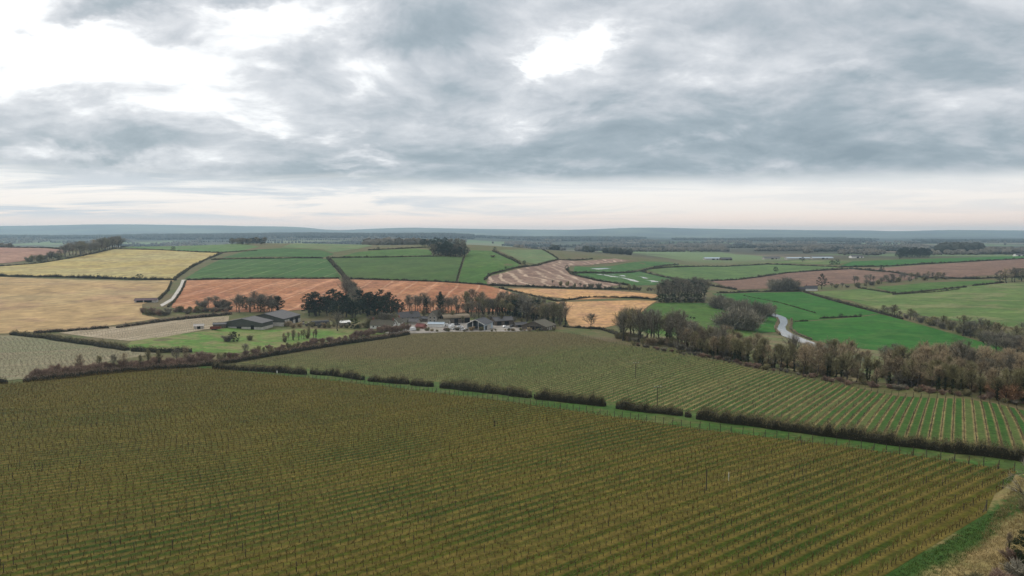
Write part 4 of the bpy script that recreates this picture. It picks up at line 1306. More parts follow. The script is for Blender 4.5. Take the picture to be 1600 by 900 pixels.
# tree belt between the lower vineyard and the river
BELT = [(975, 533), (1040, 545), (1120, 562), (1200, 579), (1300, 596), (1400, 609), (1500, 622), (1640, 640)]
bl = lambda p: {'ivy_clad_tree': 'tall slender tree with dark ivy round its trunk in the belt above the river', 'bare_tree': 'leafless brown tree in the belt above the river'}[p.name]
bg_ = lambda p: {'ivy_clad_tree': 'ivy clad trees of the river belt', 'bare_tree': 'bare trees of the river belt'}[p.name]
along(IT + BT[1:3], [(1070, 552), (1120, 562), (1200, 578), (1300, 596), (1400, 609), (1500, 622), (1640, 640)], 60, (5.5, 10.5), bl, group=bg_, back=(3, 10), seed=1, wide=(.75, 1.25))
along(IT + BRN_T, [(1060, 546), (1120, 558), (1200, 575), (1300, 592), (1400, 606), (1500, 618), (1640, 636)], 40, (6.0, 12.0), bl, group=bg_, back=(10, 22), seed=2, wide=(.8, 1.3))
along(BRN_T + BT, [(1060, 542), (1120, 554), (1200, 570), (1300, 588), (1400, 602), (1500, 614), (1640, 632)], 36, (5.5, 11), 'leafless brown tree in the belt above the river', group='bare trees of the river belt', back=(22, 42), seed=3, wide=(1.0, 1.4))
along(BRN_T, [(1440, 600), (1520, 606), (1640, 620)], 26, (7, 10), 'fuzzy brown leafless tree at the right end of the river belt', group='brown thicket at the right end of the river belt', back=(38, 80), seed=4, wide=(1.1, 1.5))
# tall trees at the left end of the belt
along([BT[0], BT[3], BT[1], IT[0]], [(962, 533), (1000, 538), (1070, 549)], 16, (13, 17), 'tall dense leafless tree at the left end of the river belt', group='tall trees at the left end of the river belt', back=(4, 26), seed=5)
along(BT, [(1060, 548), (1100, 556), (1150, 566)], 12, (9, 13), 'spreading leafless tree beside the cattle pasture', group='spreading trees beside the cattle pasture', back=(6, 22), seed=6)
along(BUSH_P + BUSH_G, [(985, 540), (1120, 563), (1200, 580), (1300, 598), (1400, 611), (1500, 624), (1640, 642)], 74, (1.2, 2.8), 'low brown scrub under the river belt', 'bush', 'scrub along the foot of the river belt', back=(1, 7), seed=7, wide=(1.1, 1.8))
along(BUSH_B + BUSH_G, [(965, 533), (1000, 539), (1060, 550), (1120, 560), (1200, 577), (1300, 595), (1400, 608), (1500, 621), (1640, 639)], 104, (3.0, 6.2), 'tall twiggy understorey bush between the trunks of the river belt', 'bush', 'understorey of the river belt', back=(5, 24), seed=8, wide=(.9, 1.5))
T(BUSH_R, 1572, 626, 38, 'large russet orange bush at the right end of the tree belt', 'bush', wide=1.35)
T(BUSH_R, 1612, 628, 34, 'russet bush cut by the right edge', 'bush', wide=1.3)
T(BUSH_R, 1254, 566, 26, 'pale orange brown bush among the belt trees', 'bush', wide=1.2)
T(BUSH_R, 1150, 556, 24, 'small russet bush at the foot of the tree belt', 'bush', wide=1.2)
# willows and wood by the cattle pasture
for px, py, h, w, lab in ((1142, 514, 38, 1.1, 'round grey willow nearest the cattle pasture'), (1168, 516, 40, 1.0, 'round grey willow beside the small riverside meadow'),
                          (1122, 482, 26, .9, 'grey willow at the corner of the dark wood'), (1180, 500, 34, 1.0, 'grey willow at the river edge'), (1158, 494, 30, 1.0, 'grey willow behind the round willows'),
                          (1198, 494, 24, .9, 'small willow by the river head'), (1140, 486, 24, .9, 'small leafless willow behind the pasture corner')):
    T(ROUND_W[px % 2], px, py, h, lab, wide=w * 1.15)
for i, px in enumerate(range(1030, 1104, 5)):
    T([BT[3], PINES[2], WILLOW[0]][i % 3], px, 470 - (i % 3) * 3, 24 + (i * 7) % 6, 'dark tree in the square wood above the cattle pasture', group='trees of the square wood', wide=1.15)
for i, px in enumerate(range(1034, 1104, 9)):
    T([EVER, BUSH_G[0]][i % 2], px, 472.5, 13, 'dark bush along the edge of the square wood', 'bush', 'bushes at the edge of the square wood', wide=1.5)
along(BUSH_G + BT[:1], [(860, 446), (900, 450), (960, 453), (1025, 456)], 16, (4, 8), 'grey leafless tree along the lane below the flooded meadow', group='trees along the lane by the flooded meadow', back=(0, 10), seed=11)
# tree line down the right slope
along(BT[:2] + BUSH_G, [(1376, 491), (1440, 505), (1500, 522), (1560, 540), (1620, 552)], 34, (5, 9), 'grey leafless hedgerow tree below the pale pasture', group='hedgerow trees below the pale pasture', back=(0, 8), seed=12, wide=(1.1, 1.6))
along(BT, [(1500, 524), (1560, 538), (1620, 550)], 9, (10, 13), 'large grey tree at the lower end of the pale pasture', group='large trees below the pale pasture', back=(0, 25), seed=13, wide=(1.1, 1.5))
along(BRN_T + WILLOW, [(1540, 552), (1580, 556), (1640, 566)], 14, (6, 10), 'pale brown thicket tree between meadow and belt', group='thicket between meadow and belt', back=(0, 30), seed=14, wide=(1.2, 1.6))
for px, py, h, pr, lab, w in ((1230, 454, 24, ROUND_W[0], 'large round grey tree by the brown furrowed field', 1.4), (1212, 454, 22, ROUND_W[1], 'grey tree beside the big round tree by the brown field', 1.2), (1245, 454, 14, PINES[2], 'small dark evergreen by the river house', 1.1),
                              (1284, 452, 24, PINES[0], 'gaunt dark pine behind the river house', .9), (1212, 424, 7, EVER, 'round dark tree on the valley pasture hedge', 1.3), (1254, 410, 9, PINES[1], 'lone dark tree on the far valley hedge', .9),
                              (1378, 423, 9, PINES[2], 'small dark tree between the two brown fields', 1.1), (1300, 414, 7, EVER, 'pair of dark bushes, nearer one, on the far hedge', 1.3), (1308, 413.5, 8, EVER, 'pair of dark bushes, taller one, on the far hedge', 1.2),
                              (1211.5, 493.5, 17, IT[2], 'thin dark tree standing at the river bend', .9), (1314, 496, 6, EVER, 'dark bush at the head of the riverside meadow', 1.3), (1344, 495, 5, EVER, 'small dark bush at the meadow corner', 1.2),
                              (923, 515, 24, BT[0], 'round leafless tree at the foot of the orange field', 1.3), (886, 424, 10, PINES[2], 'dark tree at the corner of the striped field', 1.1), (218, 436, 8, EVER, 'round dark bush on the long hedge', 1.5),
                              (271, 390, 5, EVER, 'lone round bush on the skyline pasture', 1.3), (591, 391, 5, EVER, 'lone bush on the hedge left of the copse', 1.2), (819, 413, 6, EVER, 'dark bush at the corner of the triangular pasture', 1.2),
                              (773, 391, 5, EVER, 'small bush above the sloping pasture', 1.2), (770, 402, 5, BUSH_G[0], 'scrubby patch high on the sloping pasture', 2.0), (790, 420, 3.5, EVER, 'tiny bush beside the striped field', 1.2)):
    T(pr, px, py, h, lab, 'bush' if pr in (EVER, BUSH_G[0]) else 'tree', wide=w)
along(BT, [(1330, 444), (1380, 441), (1440, 438), (1480, 434)], 18, (6, 10), 'grey leafless tree along the foot of the brown field', group='trees at the foot of the brown field', back=(0, 25), seed=15, wide=(1.1, 1.5))
along(BUSH_G + BT[:1], [(1290, 450), (1340, 449), (1400, 441), (1480, 437)], 26, (4, 8), 'low grey bush along the foot of the brown field', 'bush', 'bushes at the foot of the brown field', back=(0, 10), seed=16, wide=(1.2, 1.8))
along(BT + PINES[2:], [(1560, 444), (1600, 442), (1660, 440)], 12, (12, 17), 'dark tree in the clump at the right edge above the pale pasture', group='clump at the right edge', back=(0, 40), seed=17, wide=(1.1, 1.5))
along(BUSH_G, [(1125, 470), (1145, 480), (1160, 488)], 6, (3, 6), 'low scrub bush between the wood and the willows', 'bush', 'scrub between wood and willows', back=(0, 10), seed=18, wide=(1.2, 1.6))
# farm wood and conifers
along(BT[:2] + IT[:2] + [BT[3]], [(725, 503), (790, 505), (850, 511), (878, 514)], 52, (9, 15.5), lambda p: {'ivy_clad_tree': 'ivy clad tree in the wood behind the farmyard', 'bare_tree': 'leafless tree in the wood behind the farmyard'}[p.name], group='trees of the farm wood', back=(22, 62), seed=21, wide=(.9, 1.3))
along(PINES[2:] + IT[2:], [(760, 505), (800, 507), (850, 510)], 14, (9, 14), 'dark ivied tree deep in the wood behind the farmyard', group='dark trees of the farm wood', back=(26, 50), seed=22, wide=(1.0, 1.4))
along([IT[1], BT[1]], [(845, 511), (882, 516)], 9, (10, 14), 'slender tree at the open end of the farm wood', group='slender trees at the open end of the farm wood', back=(14, 30), seed=23, wide=(.8, 1.1))
along(PINES, [(478, 495), (520, 496), (560, 498), (610, 500)], 40, (8.5, 17), 'dark pine in the conifer stand behind the farm', group='conifer stand behind the farm', back=(0, 42), seed=24, wide=(1.0, 1.4))
along(PINES, [(600, 498), (630, 497)], 8, (8, 12), 'small dark pine between the conifer stand and the cottage', group='small pines by the cottage', back=(0, 20), seed=25, wide=(1.0, 1.3))
along([BT[0], BT[3], PINES[2]], [(368, 490), (400, 490), (438, 491)], 16, (9, 12.5), 'dark bushy tree behind the big dark barn', group='trees behind the dark barn', back=(4, 26), seed=26, wide=(1.0, 1.4))
T(PINES[1], 434, 488, 24, 'tall dark pine sticking up behind the dark barn')
T(SPRUCE, 666, 491, 25, 'shorter pointed spruce behind the farmhouses')
T(SPRUCE, 688, 492, 36, 'tallest pointed spruce behind the farmhouses')
along(WILLOW, [(538, 462), (548, 472), (560, 480)], 9, (10, 15), 'grey leafless tree in the grove against the red field', group='grey grove against the red field', back=(0, 25), seed=27, wide=(.7, .9))
along(BT[:1] + BT[3:], [(632, 490), (700, 493), (740, 496)], 22, (6, 12.5), 'grey leafless tree behind the farm roofs', group='grey trees behind the farm roofs', back=(4, 30), seed=28, wide=(1.0, 1.3))
along(BUSH_G + WILLOW[:1], [(575, 508), (610, 505), (640, 503)], 12, (4.5, 7.5), 'greenish garden tree around the cottages', group='garden trees around the cottages', back=(0, 14), seed=29, wide=(1.1, 1.5))
for px, py, h, pr, lab, w in ((528, 517, 26, BT[3], 'wide leafless tree in front of the farm', 1.3), (553, 514, 16, EVER, 'dark shrub beside the wide leafless tree', 1.2), (575, 512, 17, BUSH_G[1], 'olive bush by the cottage wall', 1.4),
                              (356, 534, 15, BUSH_G[0], 'dark shrub clump on the paddock, left one', 1.6), (366, 534, 16, EVER, 'dark shrub clump on the paddock, right one', 1.1), (391, 532, 10, BUSH_G[1], 'low olive bush on the paddock', 1.8),
                              (383, 556, 18, BT[0], 'small dark tree on the brown hedge', 1.0), (494, 535, 22, IT[2], 'thin upright dark tree at the paddock edge', .7)):
    T(pr, px, py, h, lab, 'bush' if pr in (EVER, BUSH_G[0], BUSH_G[1]) else 'tree', wide=w)
along([IT[1], BT[1], BUSH_G[1]], [(440, 536), (470, 532), (492, 530)], 12, (4, 7), 'pale young tree in the row at the paddock edge', group='young trees at the paddock edge', back=(0, 8), seed=30, wide=(.6, .9))
along(BUSH_P, [(45, 595), (120, 588), (220, 578), (330, 569)], 44, (3.0, 5.2), 'pinkish leafless scrub bush behind the brown hedge', 'bush', 'pinkish scrub behind the brown hedge', back=(2, 12), seed=31, wide=(1.0, 1.5))
along([BT[0], BT[2], IT[0]], [(110, 588), (200, 580), (300, 571)], 9, (5, 7.5), 'small dark tree rising from the pinkish scrub', group='small trees in the pinkish scrub', back=(1, 8), seed=32, wide=(.8, 1.1))
along(BUSH_P + BUSH_G[1:], [(335, 566), (420, 553), (500, 540), (560, 531)], 32, (2.0, 4.0), 'pale scrub bush between the paddock and the brown hedge', 'bush', 'pale scrub below the paddock', back=(2, 14), seed=33, wide=(1.0, 1.6))
along(BUSH_P, [(555, 530), (600, 523), (640, 517)], 16, (4.0, 6.0), 'reddish leafless thicket below the cottage', 'bush', 'reddish thicket below the cottage', back=(2, 16), seed=34, wide=(1.0, 1.4))
along(BUSH_G + BUSH_P[:1], [(222, 492), (250, 494), (290, 492), (360, 488)], 30, (3.0, 5.5), 'grey scrub bush at the foot of the tan field', 'bush', 'grey scrub around the lane end', back=(0, 16), seed=35, wide=(1.2, 1.7))
along(BT[:1] + BUSH_G[:1], [(315, 484), (355, 484)], 7, (6, 9), 'grey leafless tree at the corner of the red field', group='trees at the corner of the red field', back=(0, 12), seed=36, wide=(1.2, 1.5))
along(BUSH_G + BUSH_B, [(605, 519), (640, 517), (690, 518.5), (730, 518), (790, 518), (870, 517.5)], 30, (1.4, 3.2), 'low scrub bush along the vineyard edge of the farmyard', 'bush', 'scrub along the vineyard edge of the farmyard', back=(0, 5), seed=51, wide=(1.1, 1.7))
along(BT[:2] + [BUSH_G[0], IT[0]], [(605, 509), (650, 506), (700, 506), (760, 507), (820, 511)], 22, (4, 9), 'leafless tree among the farm buildings', group='trees among the farm buildings', back=(2, 14), seed=52, wide=(.9, 1.3))
along(BUSH_G + BUSH_B, [(440, 513), (480, 512), (530, 513), (580, 514)], 18, (2, 4.5), 'grey scrub bush between the barns and the cottage', 'bush', 'scrub between the barns and the cottage', back=(0, 12), seed=53, wide=(1.1, 1.6))
# hill copses and hedgerow trees
along(PINES + BT[3:], [(676, 401), (700, 401.5), (727, 401.5)], 30, (13, 18), 'dark tree in the square copse on the hilltop', group='hilltop copse', back=(0, 60), seed=41, wide=(1.1, 1.5))
along(PINES + BT[:1], [(656, 391), (690, 388), (726, 389)], 24, (10, 14), 'dark tree in the row behind the hilltop copse', group='row behind the hilltop copse', back=(40, 130), seed=42, wide=(1.1, 1.5))
along(BT[:1] + PINES[2:], [(362, 383), (390, 382.6), (414, 382.6)], 26, (9, 12), 'dark tree in the small skyline wood above the green fields', group='small skyline wood', back=(0, 60), seed=43, wide=(1.2, 1.6))
along(BT, [(96, 405), (130, 400), (160, 393), (188, 387)], 40, (12, 19), 'grey leafless tree in the line beside the yellow field', group='grey tree line beside the yellow field', back=(-10, 50), seed=44, wide=(1.1, 1.6))
along(BT[:1] + BUSH_G, [(40, 411), (96, 404)], 14, (7, 11), 'small grey tree under the pinkish field', group='small grey trees under the pinkish field', back=(0, 30), seed=45, wide=(1.1, 1.6))
along(PINES, [(1404, 404.5), (1425, 403.5), (1452, 402.5)], 24, (15, 22), 'dark conifer in the clump on the far right skyline', group='conifer clump on the far right', back=(0, 90), seed=46, wide=(1.1, 1.5))
# thicket at the lower right corner, close below the camera
for px, py, h, pr, lab, w in ((1606, 893, 66, IVYB, 'dark ivy covered bush at the bottom right corner', 1.0), (1590, 905, 40, BUSH_G[0], 'bare grey twiggy bush at the bottom right corner', 1.4), (1560, 915, 36, BUSH_P[0], 'reddish brown twiggy bush on the bottom edge', 1.4),
                              (1524, 925, 40, BUSH_G[1], 'low olive twiggy bush on the bottom edge', 1.2), (1490, 930, 34, BUSH_P[1], 'low brown twiggy bush on the bottom edge', 1.2), (1634, 846, 120, BT[0], 'bare tree reaching in from the right edge', 1.1), (1642, 795, 90, BT[3], 'second bare tree reaching in from the right edge', 1.0),
                              (1584, 880, 30, BUSH_P[1], 'russet scrub bush beside the ivy covered bush', 1.3), (1600, 800, 26, BUSH_G[1], 'small olive bush by the right edge above the ivy', 1.2), (1575, 870, 40, IT[1], 'thin sapling with ivy at the bottom right corner', .6)):
    T(pr, px, py, h, lab, 'tree' if pr in BT or pr in IT else 'bush', wide=w)


# ---- tufts of grass, too many to count
def tufts(name, poly, n, h, mat, label, seed, wd=.05, off=None):
    rg = np.random.default_rng(seed)
    lo, hi = poly.min(0), poly.max(0)
    P = rg.uniform(lo, hi, (n * 4, 2))
    P = P[inside(poly, P[:, 0], P[:, 1])]
    z = hz(P[:, 0], P[:, 1]) + .02
    px, py = project(P[:, 0], P[:, 1], z)
    k = (px > -20) & (px < 1640) & (py < 930)
    P, z = P[k][:n], z[k][:n]
    m_ = len(P); per = 4
    B = np.repeat(np.column_stack([P, z]), per, 0) + np.column_stack([rg.normal(0, .12, (m_ * per, 2)), np.zeros(m_ * per)])
    b = MB()
    b.slivers(B, np.column_stack([rg.normal(0, .45, (m_ * per, 2)), np.ones(m_ * per)]), rg.uniform(*h, m_ * per), np.full(m_ * per, wd), rg, 0, tip=.2)
    tag(add(name, b.mesh(name, [mat])), label, 'grass', kind='stuff')


TUFT_T = leaf_mat('straw_tufts', (.18, .13, .052), (.29, .225, .098), (.38, .31, .155), obj_var=0)
TUFT_G = leaf_mat('green_tufts', (.035, .07, .014), (.06, .10, .022), (.12, .12, .035), obj_var=0)
tufts('grass_tufts', world_poly([(1592, 745), (1700, 770), (1700, 930), (1440, 930), (1530, 850), (1556, 800)]), 5500, (.15, .5), TUFT_T, 'dry straw tufts over the rough corner at the lower right', 1)
tufts('grass_tufts', world_poly([(1545, 806), (1580, 790), (1560, 830), (1500, 880), (1440, 930), (1350, 930), (1402, 894)]), 3500, (.1, .35), TUFT_G, 'green grass tufts along the edge of the last vine row', 4)
tufts('grass_tufts', world_poly([(334, 584), (480, 594), (700, 612), (960, 645), (1100, 663), (1300, 688), (1600, 726), (1600, 736), (1440, 713), (1280, 692), (1100, 671), (960, 651), (800, 628), (600, 603)]), 5000, (.1, .3), TUFT_G, 'green grass tufts along the headland at the row ends', 2)
tufts('grass_tufts', world_poly([(334, 572), (480, 578), (700, 596), (960, 627), (1100, 644), (1300, 670), (1600, 707), (1600, 712), (1300, 676), (1100, 649), (960, 631), (700, 599), (480, 581)]), 5000, (.2, .6), TUFT_T, 'dry straw tufts along the far side of the clipped hedges', 3, wd=.07)
# ------------------------------------------------------------------ farm buildings
SLATE = plain_mat('slate_roof', (0.105, 0.10, 0.10), .3, 1.2, rough=.7)
DKROOF = plain_mat('dark_sheet_roof', (0.085, 0.085, 0.09), .3, .8, rough=.7)
OLDROOF = plain_mat('mossy_tile_roof', (0.10, 0.085, 0.07), .4, 1.0, c2=(0.115, .11, .07))
CLAD = plain_mat('olive_grey_cladding', (0.085, 0.088, 0.075), .2, .6)
CONC = plain_mat('pale_concrete', (0.48, 0.45, 0.40), .3, .8)
WHITE = plain_mat('white_render', (0.80, 0.78, 0.73), .12, .8)
STONE = plain_mat('rubble_stone', (0.36, 0.33, 0.28), .4, 2.5)
BRICK = plain_mat('red_brick', (0.26, 0.12, 0.085), .3, 3.0)
TIMB = plain_mat('weathered_boards', (0.14, 0.115, 0.09), .35, 2.0)
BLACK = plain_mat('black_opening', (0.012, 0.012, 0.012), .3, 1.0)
GLASS = plain_mat('window_glass', (0.03, 0.035, 0.04), .2, 1.0, rough=.15, spec=.5)
TANROOF = plain_mat('rusty_tan_sheet', (0.24, 0.19, 0.13), .3, 1.0)
BLUEW = plain_mat('pale_blue_sheet', (0.40, 0.47, 0.52), .15, .8)
PURP = plain_mat('purplish_sheet', (0.13, 0.085, 0.095), .3, 1.0)
RUST = plain_mat('rusty_red_paint', (0.20, 0.06, 0.04), .35, 2.0)


def part(name, mb_or_me, mats, parent):
    me = mb_or_me.mesh(name, mats) if isinstance(mb_or_me, MB) else mb_or_me
    return add(name, me, parent=parent)


def slab(mb, a, b, c, d, t):
    """a thick quad a-b-c-d (counter-clockwise from above), thickness t downwards"""
    V = np.array([a, b, c, d], float)
    W2 = V - np.array([0, 0, t])
    mb.addq(np.concatenate([V, W2]), [(0, 1, 2, 3), (7, 6, 5, 4), (0, 4, 5, 1), (1, 5, 6, 2), (2, 6, 7, 3), (3, 7, 4, 0)])


def building(name, label, px, py, az, Wd, L, eave, ridge, wall, roof, cat='building', base=None, base_h=1.6, over=.5, openings=(), open_front=False, chimney=(), fascia=None, curved=False, sink=.5):
    """gabled building standing on the terrain at a pixel; local x across, y along the ridge, front gable at -y"""
    p = g(px, py)
    r = bpy.data.objects.new(name, None)
    COL.objects.link(r)
    r.location = p
    r.rotation_euler = (0, 0, -math.radians(az))
    r.scale = (.92, .92, .86)
    tag(r, label, cat)
    w, l = Wd / 2, L / 2
    b0 = -sink - 1.5
    if not open_front:
        m1 = MB()
        V = [(-w, -l, b0), (w, -l, b0), (w, l, b0), (-w, l, b0), (-w, -l, eave), (w, -l, eave), (w, l, eave), (-w, l, eave), (0, -l, ridge - .12), (0, l, ridge - .12)]
        m1.addq(V, [(0, 1, 5, 4), (1, 2, 6, 5), (2, 3, 7, 6), (3, 0, 4, 7), (4, 5, 8, 8), (6, 7, 9, 9)])
        me = bpy.data.meshes.new('wall')
        me.from_pydata(V, [], [(0, 1, 5, 8, 4), (1, 2, 6, 5), (2, 3, 7, 9, 6), (3, 0, 4, 7)])
        me.materials.append(wall)
        part('wall', me, None, r)
    else:
        me = bpy.data.meshes.new('wall')
        V = [(w, -l, b0), (w, l, b0), (-w, l, b0), (-w, -l, b0), (w, -l, eave), (w, l, eave), (0, l, ridge - .12), (-w, l, eave), (-w, -l, eave)]
        t = .15
        V2 = [(x - math.copysign(t, x) if x else 0, y - (t if y > 0 else 0), z) for x, y, z in V]
        me.from_pydata(V + V2, [], [(0, 1, 5, 4), (1, 2, 7, 6, 5), (2, 3, 8, 7), (13, 14, 10, 9), (14, 15, 16, 11, 10), (16, 17, 12, 11), (0, 4, 13, 9), (3, 12, 17, 8)])
        me.materials.append(wall)
        part('wall', me, None, r)
        for x in np.linspace(-w + .15, w - .15, 4):
            q = MB(); q.box((x - .15, -l + .05, b0), (x + .15, -l + .35, eave + (ridge - eave) * (1 - abs(x) / w) - .35))
            part('post', q, [fascia or TIMB], r)
    # roof slopes
    if curved:
        q = MB()
        n = 12
        pr = [(-math.cos(math.pi * i / n) * (w + .1), eave + (ridge - eave) * math.sin(math.pi * i / n)) for i in range(n + 1)]
        V = [(x, y, z) for y in (-l - .2, l + .2) for x, z in pr] + [(x, y, z - .15) for y in (-l - .2, l + .2) for x, z in pr]
        F = []
        k = n + 1
        for i in range(n):
            F += [(i, i + 1, k + i + 1, k + i), (2 * k + i, 3 * k + i, 3 * k + i + 1, 2 * k + i + 1), (i, 2 * k + i, 2 * k + i + 1, i + 1), (k + i, k + i + 1, 3 * k + i + 1, 3 * k + i)]
        q.addq(V, F)
        part('roof', q, [roof], r)
    else:
        sl = (ridge - eave) / w
        for s in (-1, 1):
            q = MB()
            xo = s * (w + over); zo = eave - sl * over
            pts = [(0, -l - over, ridge), (xo, -l - over, zo), (xo, l + over, zo), (0, l + over, ridge)]
            if s < 0:
                pts = pts[::-1]
            slab(q, *pts, .12)
            ro = part('roof_slope', q, [roof], r)
        q = MB(); q.box((-.25, -l - over, ridge - .06), (.25, l + over, ridge + .1))
        part('ridge_cap', q, [roof], r)
        if fascia:
            for s in (-1, 1):
                q = MB()
                y = -l - over - .06
                V = [(0, y, ridge), (s * (w + over), y, eave - sl * over), (s * (w + over), y, eave - sl * over - .45), (0, y, ridge - .45)]
                V += [(a, b + .05, c) for a, b, c in V]
                q.addq(V, [(0, 1, 2, 3), (7, 6, 5, 4), (0, 4, 5, 1), (2, 6, 7, 3)])
                part('fascia_board', q, [fascia], r)
    if base is not None:
        for s, (lo, hi) in {'front': ((-w - .06, -l - .06, b0), (w + .06, -l + .02, base_h)), 'right': ((w - .02, -l, b0), (w + .06, l, base_h))}.items():
            q = MB(); q.box(lo, hi)
            part('plinth', q, [base], r)
    for kind, face, u0, u1, z0, z1, mat in openings:
        q = MB()
        if face == 'front':
            q.box((u0, -l - .1, z0), (u1, -l + .05, z1))
        elif face == 'back':
            q.box((u0, l - .05, z0), (u1, l + .1, z1))
        elif face == 'right':
            q.box((w - .05, u0, z0), (w + .1, u1, z1))
        else:
            q.box((-w - .1, u0, z0), (-w + .05, u1, z1))
        o = part(kind, q, [mat], r)
        if kind == 'window':
            f = MB()
            e = .07
            if face == 'front':
                f.box((u0 - e, -l - .13, z0 - .14), (u1 + e, -l + .02, z0 - .01))
            elif face == 'right':
                f.box((w - .02, u0 - e, z0 - .14), (w + .13, u1 + e, z0 - .01))
            elif face == 'left':
                f.box((-w - .13, u0 - e, z0 - .14), (-w + .02, u1 + e, z0 - .01))
            if f.V:
                part('sill', f, [WHITE], o)
    for cx_, cy_ in chimney:
        q = MB(); q.box((cx_ - .4, cy_ - .45, ridge - 1.2), (cx_ + .4, cy_ + .45, ridge + 1.3)); q.box((cx_ - .5, cy_ - .55, ridge + 1.3), (cx_ + .5, cy_ + .55, ridge + 1.45))
        q.tube(np.array([[cx_, cy_, ridge + 1.4], [cx_, cy_, ridge + 1.9]]), [.16, .14], 6)
        part('chimney', q, [BRICK], r)
    return r


def win_row(face, us, z0=1.0, z1=2.1, ww=.9, mat=None):
    return [('window', face, u - ww / 2, u + ww / 2, z0, z1, mat or GLASS) for u in us]


building('barn', 'big dark olive barn with a wide gable and pale plinth beside the paddock', 388, 512, 8, 28, 16, 4.8, 7.8, CLAD, SLATE, 'barn', base=CONC, base_h=1.7,
         openings=[('door', 'front', 6.2, 8.6, -.4, 3.0, BLACK), ('door', 'front', -4.0, -.5, -.4, 1.9, BLACK), ('door', 'front', -12.5, -10.5, -.4, 1.9, BLACK)])
building('barn', 'taller slate roofed barn joined behind the big dark barn', 428, 505, 8, 28, 27, 5.4, 9.2, CLAD, SLATE, 'barn', base=CONC, base_h=2.6,
         openings=[('door', 'right', -11.5, -8.5, -.3, 4.2, CONC), ('door', 'right', -7.5, -4.5, -.3, 4.2, CONC), ('door', 'right', -3.0, 1.5, -.3, 4.2, BLACK), ('door', 'right', 5.0, 9.5, -.3, 4.2, BLACK)])
building('cottage', 'long white cottage with a mossy roof and a bright gable end', 599, 513, -76, 6.4, 17, 3.0, 6.4, WHITE, OLDROOF, 'cottage', chimney=[(0, -7.5), (0, 7.5)],
         openings=win_row('right', (-6.5, -4.2, -1.8, 1.2, 3.6, 6.2)) + [('door', 'right', -.6, .4, 0, 2.1, TIMB)] + win_row('left', (-6, -3, 3, 6)) + [('window', 'back', -.5, .5, 3.4, 4.4, GLASS), ('window', 'front', -.5, .5, 3.3, 4.4, GLASS)])
building('farmhouse', 'tall farmhouse with a long purplish slate roof behind the cottage', 638, 503, 58, 7.5, 16, 4.6, 8.2, STONE, SLATE, 'house', chimney=[(0, -7.5), (0, 7.6)],
         openings=win_row('right', (-6, -2, 2, 6), 3.3, 4.5) + win_row('right', (-6, 2, 6), .9, 2.1) + [('door', 'right', -2.5, -1.5, 0, 2.1, TIMB)] + win_row('front', (-1.8, 1.8), 3.3, 4.5) + win_row('front', (-1.8, 1.8), .9, 2.1))
building('house', 'pale stone house with a steep gable between the farmhouse and the tan roofed barn', 680, 503, 18, 7.5, 10, 5.0, 9.2, STONE, OLDROOF, 'house', chimney=[(0, 4.2)],
         openings=win_row('front', (-1.6, 1.6), 3.2, 4.5) + win_row('front', (-1.6, 1.6), .9, 2.1) + win_row('right', (-2, 2), 3.2, 4.4) + [('door', 'right', -.5, .5, 0, 2.1, TIMB)])
building('outbuilding', 'low black boarded shed between the two farmhouses', 664, 502, -70, 5, 7.5, 2.8, 4.0, TIMB, DKROOF, 'shed', openings=[('door', 'right', -2, 1.5, 0, 2.4, BLACK)])
building('dutch_barn', 'black sided barn with a rounded rusty tan roof', 711, 504, 68, 9, 20, 4.2, 6.6, BLACK, TANROOF, 'barn', curved=True, openings=[('door', 'right', -8, -2, 0, 3.4, TIMB), ('door', 'right', 1, 6, 0, 3.4, TIMB)])
building('outbuilding', 'long low white building along the yard', 682, 510.5, -84, 4.5, 11, 2.6, 3.6, WHITE, BLUEW, 'shed', openings=win_row('right', (-3.5, 0, 3.5), .9, 1.9) + [('door', 'right', 1.4, 2.3, 0, 2.0, TIMB)])
building('outbuilding', 'small shed with a red tiled roof beside the white container', 658, 513, -60, 4.2, 6.5, 2.0, 3.6, BRICK, plain_mat('red_tiles', (0.20, 0.07, 0.06), .3, 1.5), 'shed', openings=[('door', 'right', -1, .4, 0, 1.8, TIMB)])
building('open_barn', 'open fronted barn with a white framed gable and a dark roof', 750, 513.5, 22, 13, 15, 4.6, 7.8, BLUEW, DKROOF, 'barn', open_front=True, fascia=WHITE,
         openings=[('door', 'right', -5.5, -3.0, 0, 3.0, BLACK), ('panel', 'right', -2.5, 3.5, .2, 3.4, CONC)])
building('barn', 'grey roofed barn in front of the farm wood', 784, 507, 62, 9, 15, 3.8, 6.2, TIMB, SLATE, 'barn', openings=[('door', 'right', -6, -2.5, 0, 3.0, BLACK), ('door', 'right', 0, 3.5, 0, 3.0, BLACK), ('door', 'front', -2, 2, 0, 3.0, BLACK)])
building('barn', 'wide low barn with a broad mossy gable at the end of the farmyard', 842, 514, 30, 19, 15, 3.2, 6.8, TIMB, OLDROOF, 'barn', fascia=TIMB,
         openings=[('door', 'front', -5.0, .5, 0, 2.9, BLACK), ('door', 'front', 1.5, 5.5, 0, 2.9, BLACK), ('panel', 'right', -6, -4.5, .1, 2.4, CONC), ('panel', 'right', -3, -1.5, .1, 2.4, CONC), ('panel', 'right', 0, 1.5, .1, 2.4, CONC), ('panel', 'right', 3, 4.5, .1, 2.4, CONC)])
building('cottage', 'small whitewashed cottage tucked between the long cottage and the farmhouse', 621, 508, 20, 5.5, 7, 2.8, 5.6, WHITE, OLDROOF, 'cottage', chimney=[(0, 2.6)], openings=win_row('front', (-1.3, 1.3), .9, 1.9) + [('door', 'right', -.5, .5, 0, 2.0, TIMB)])
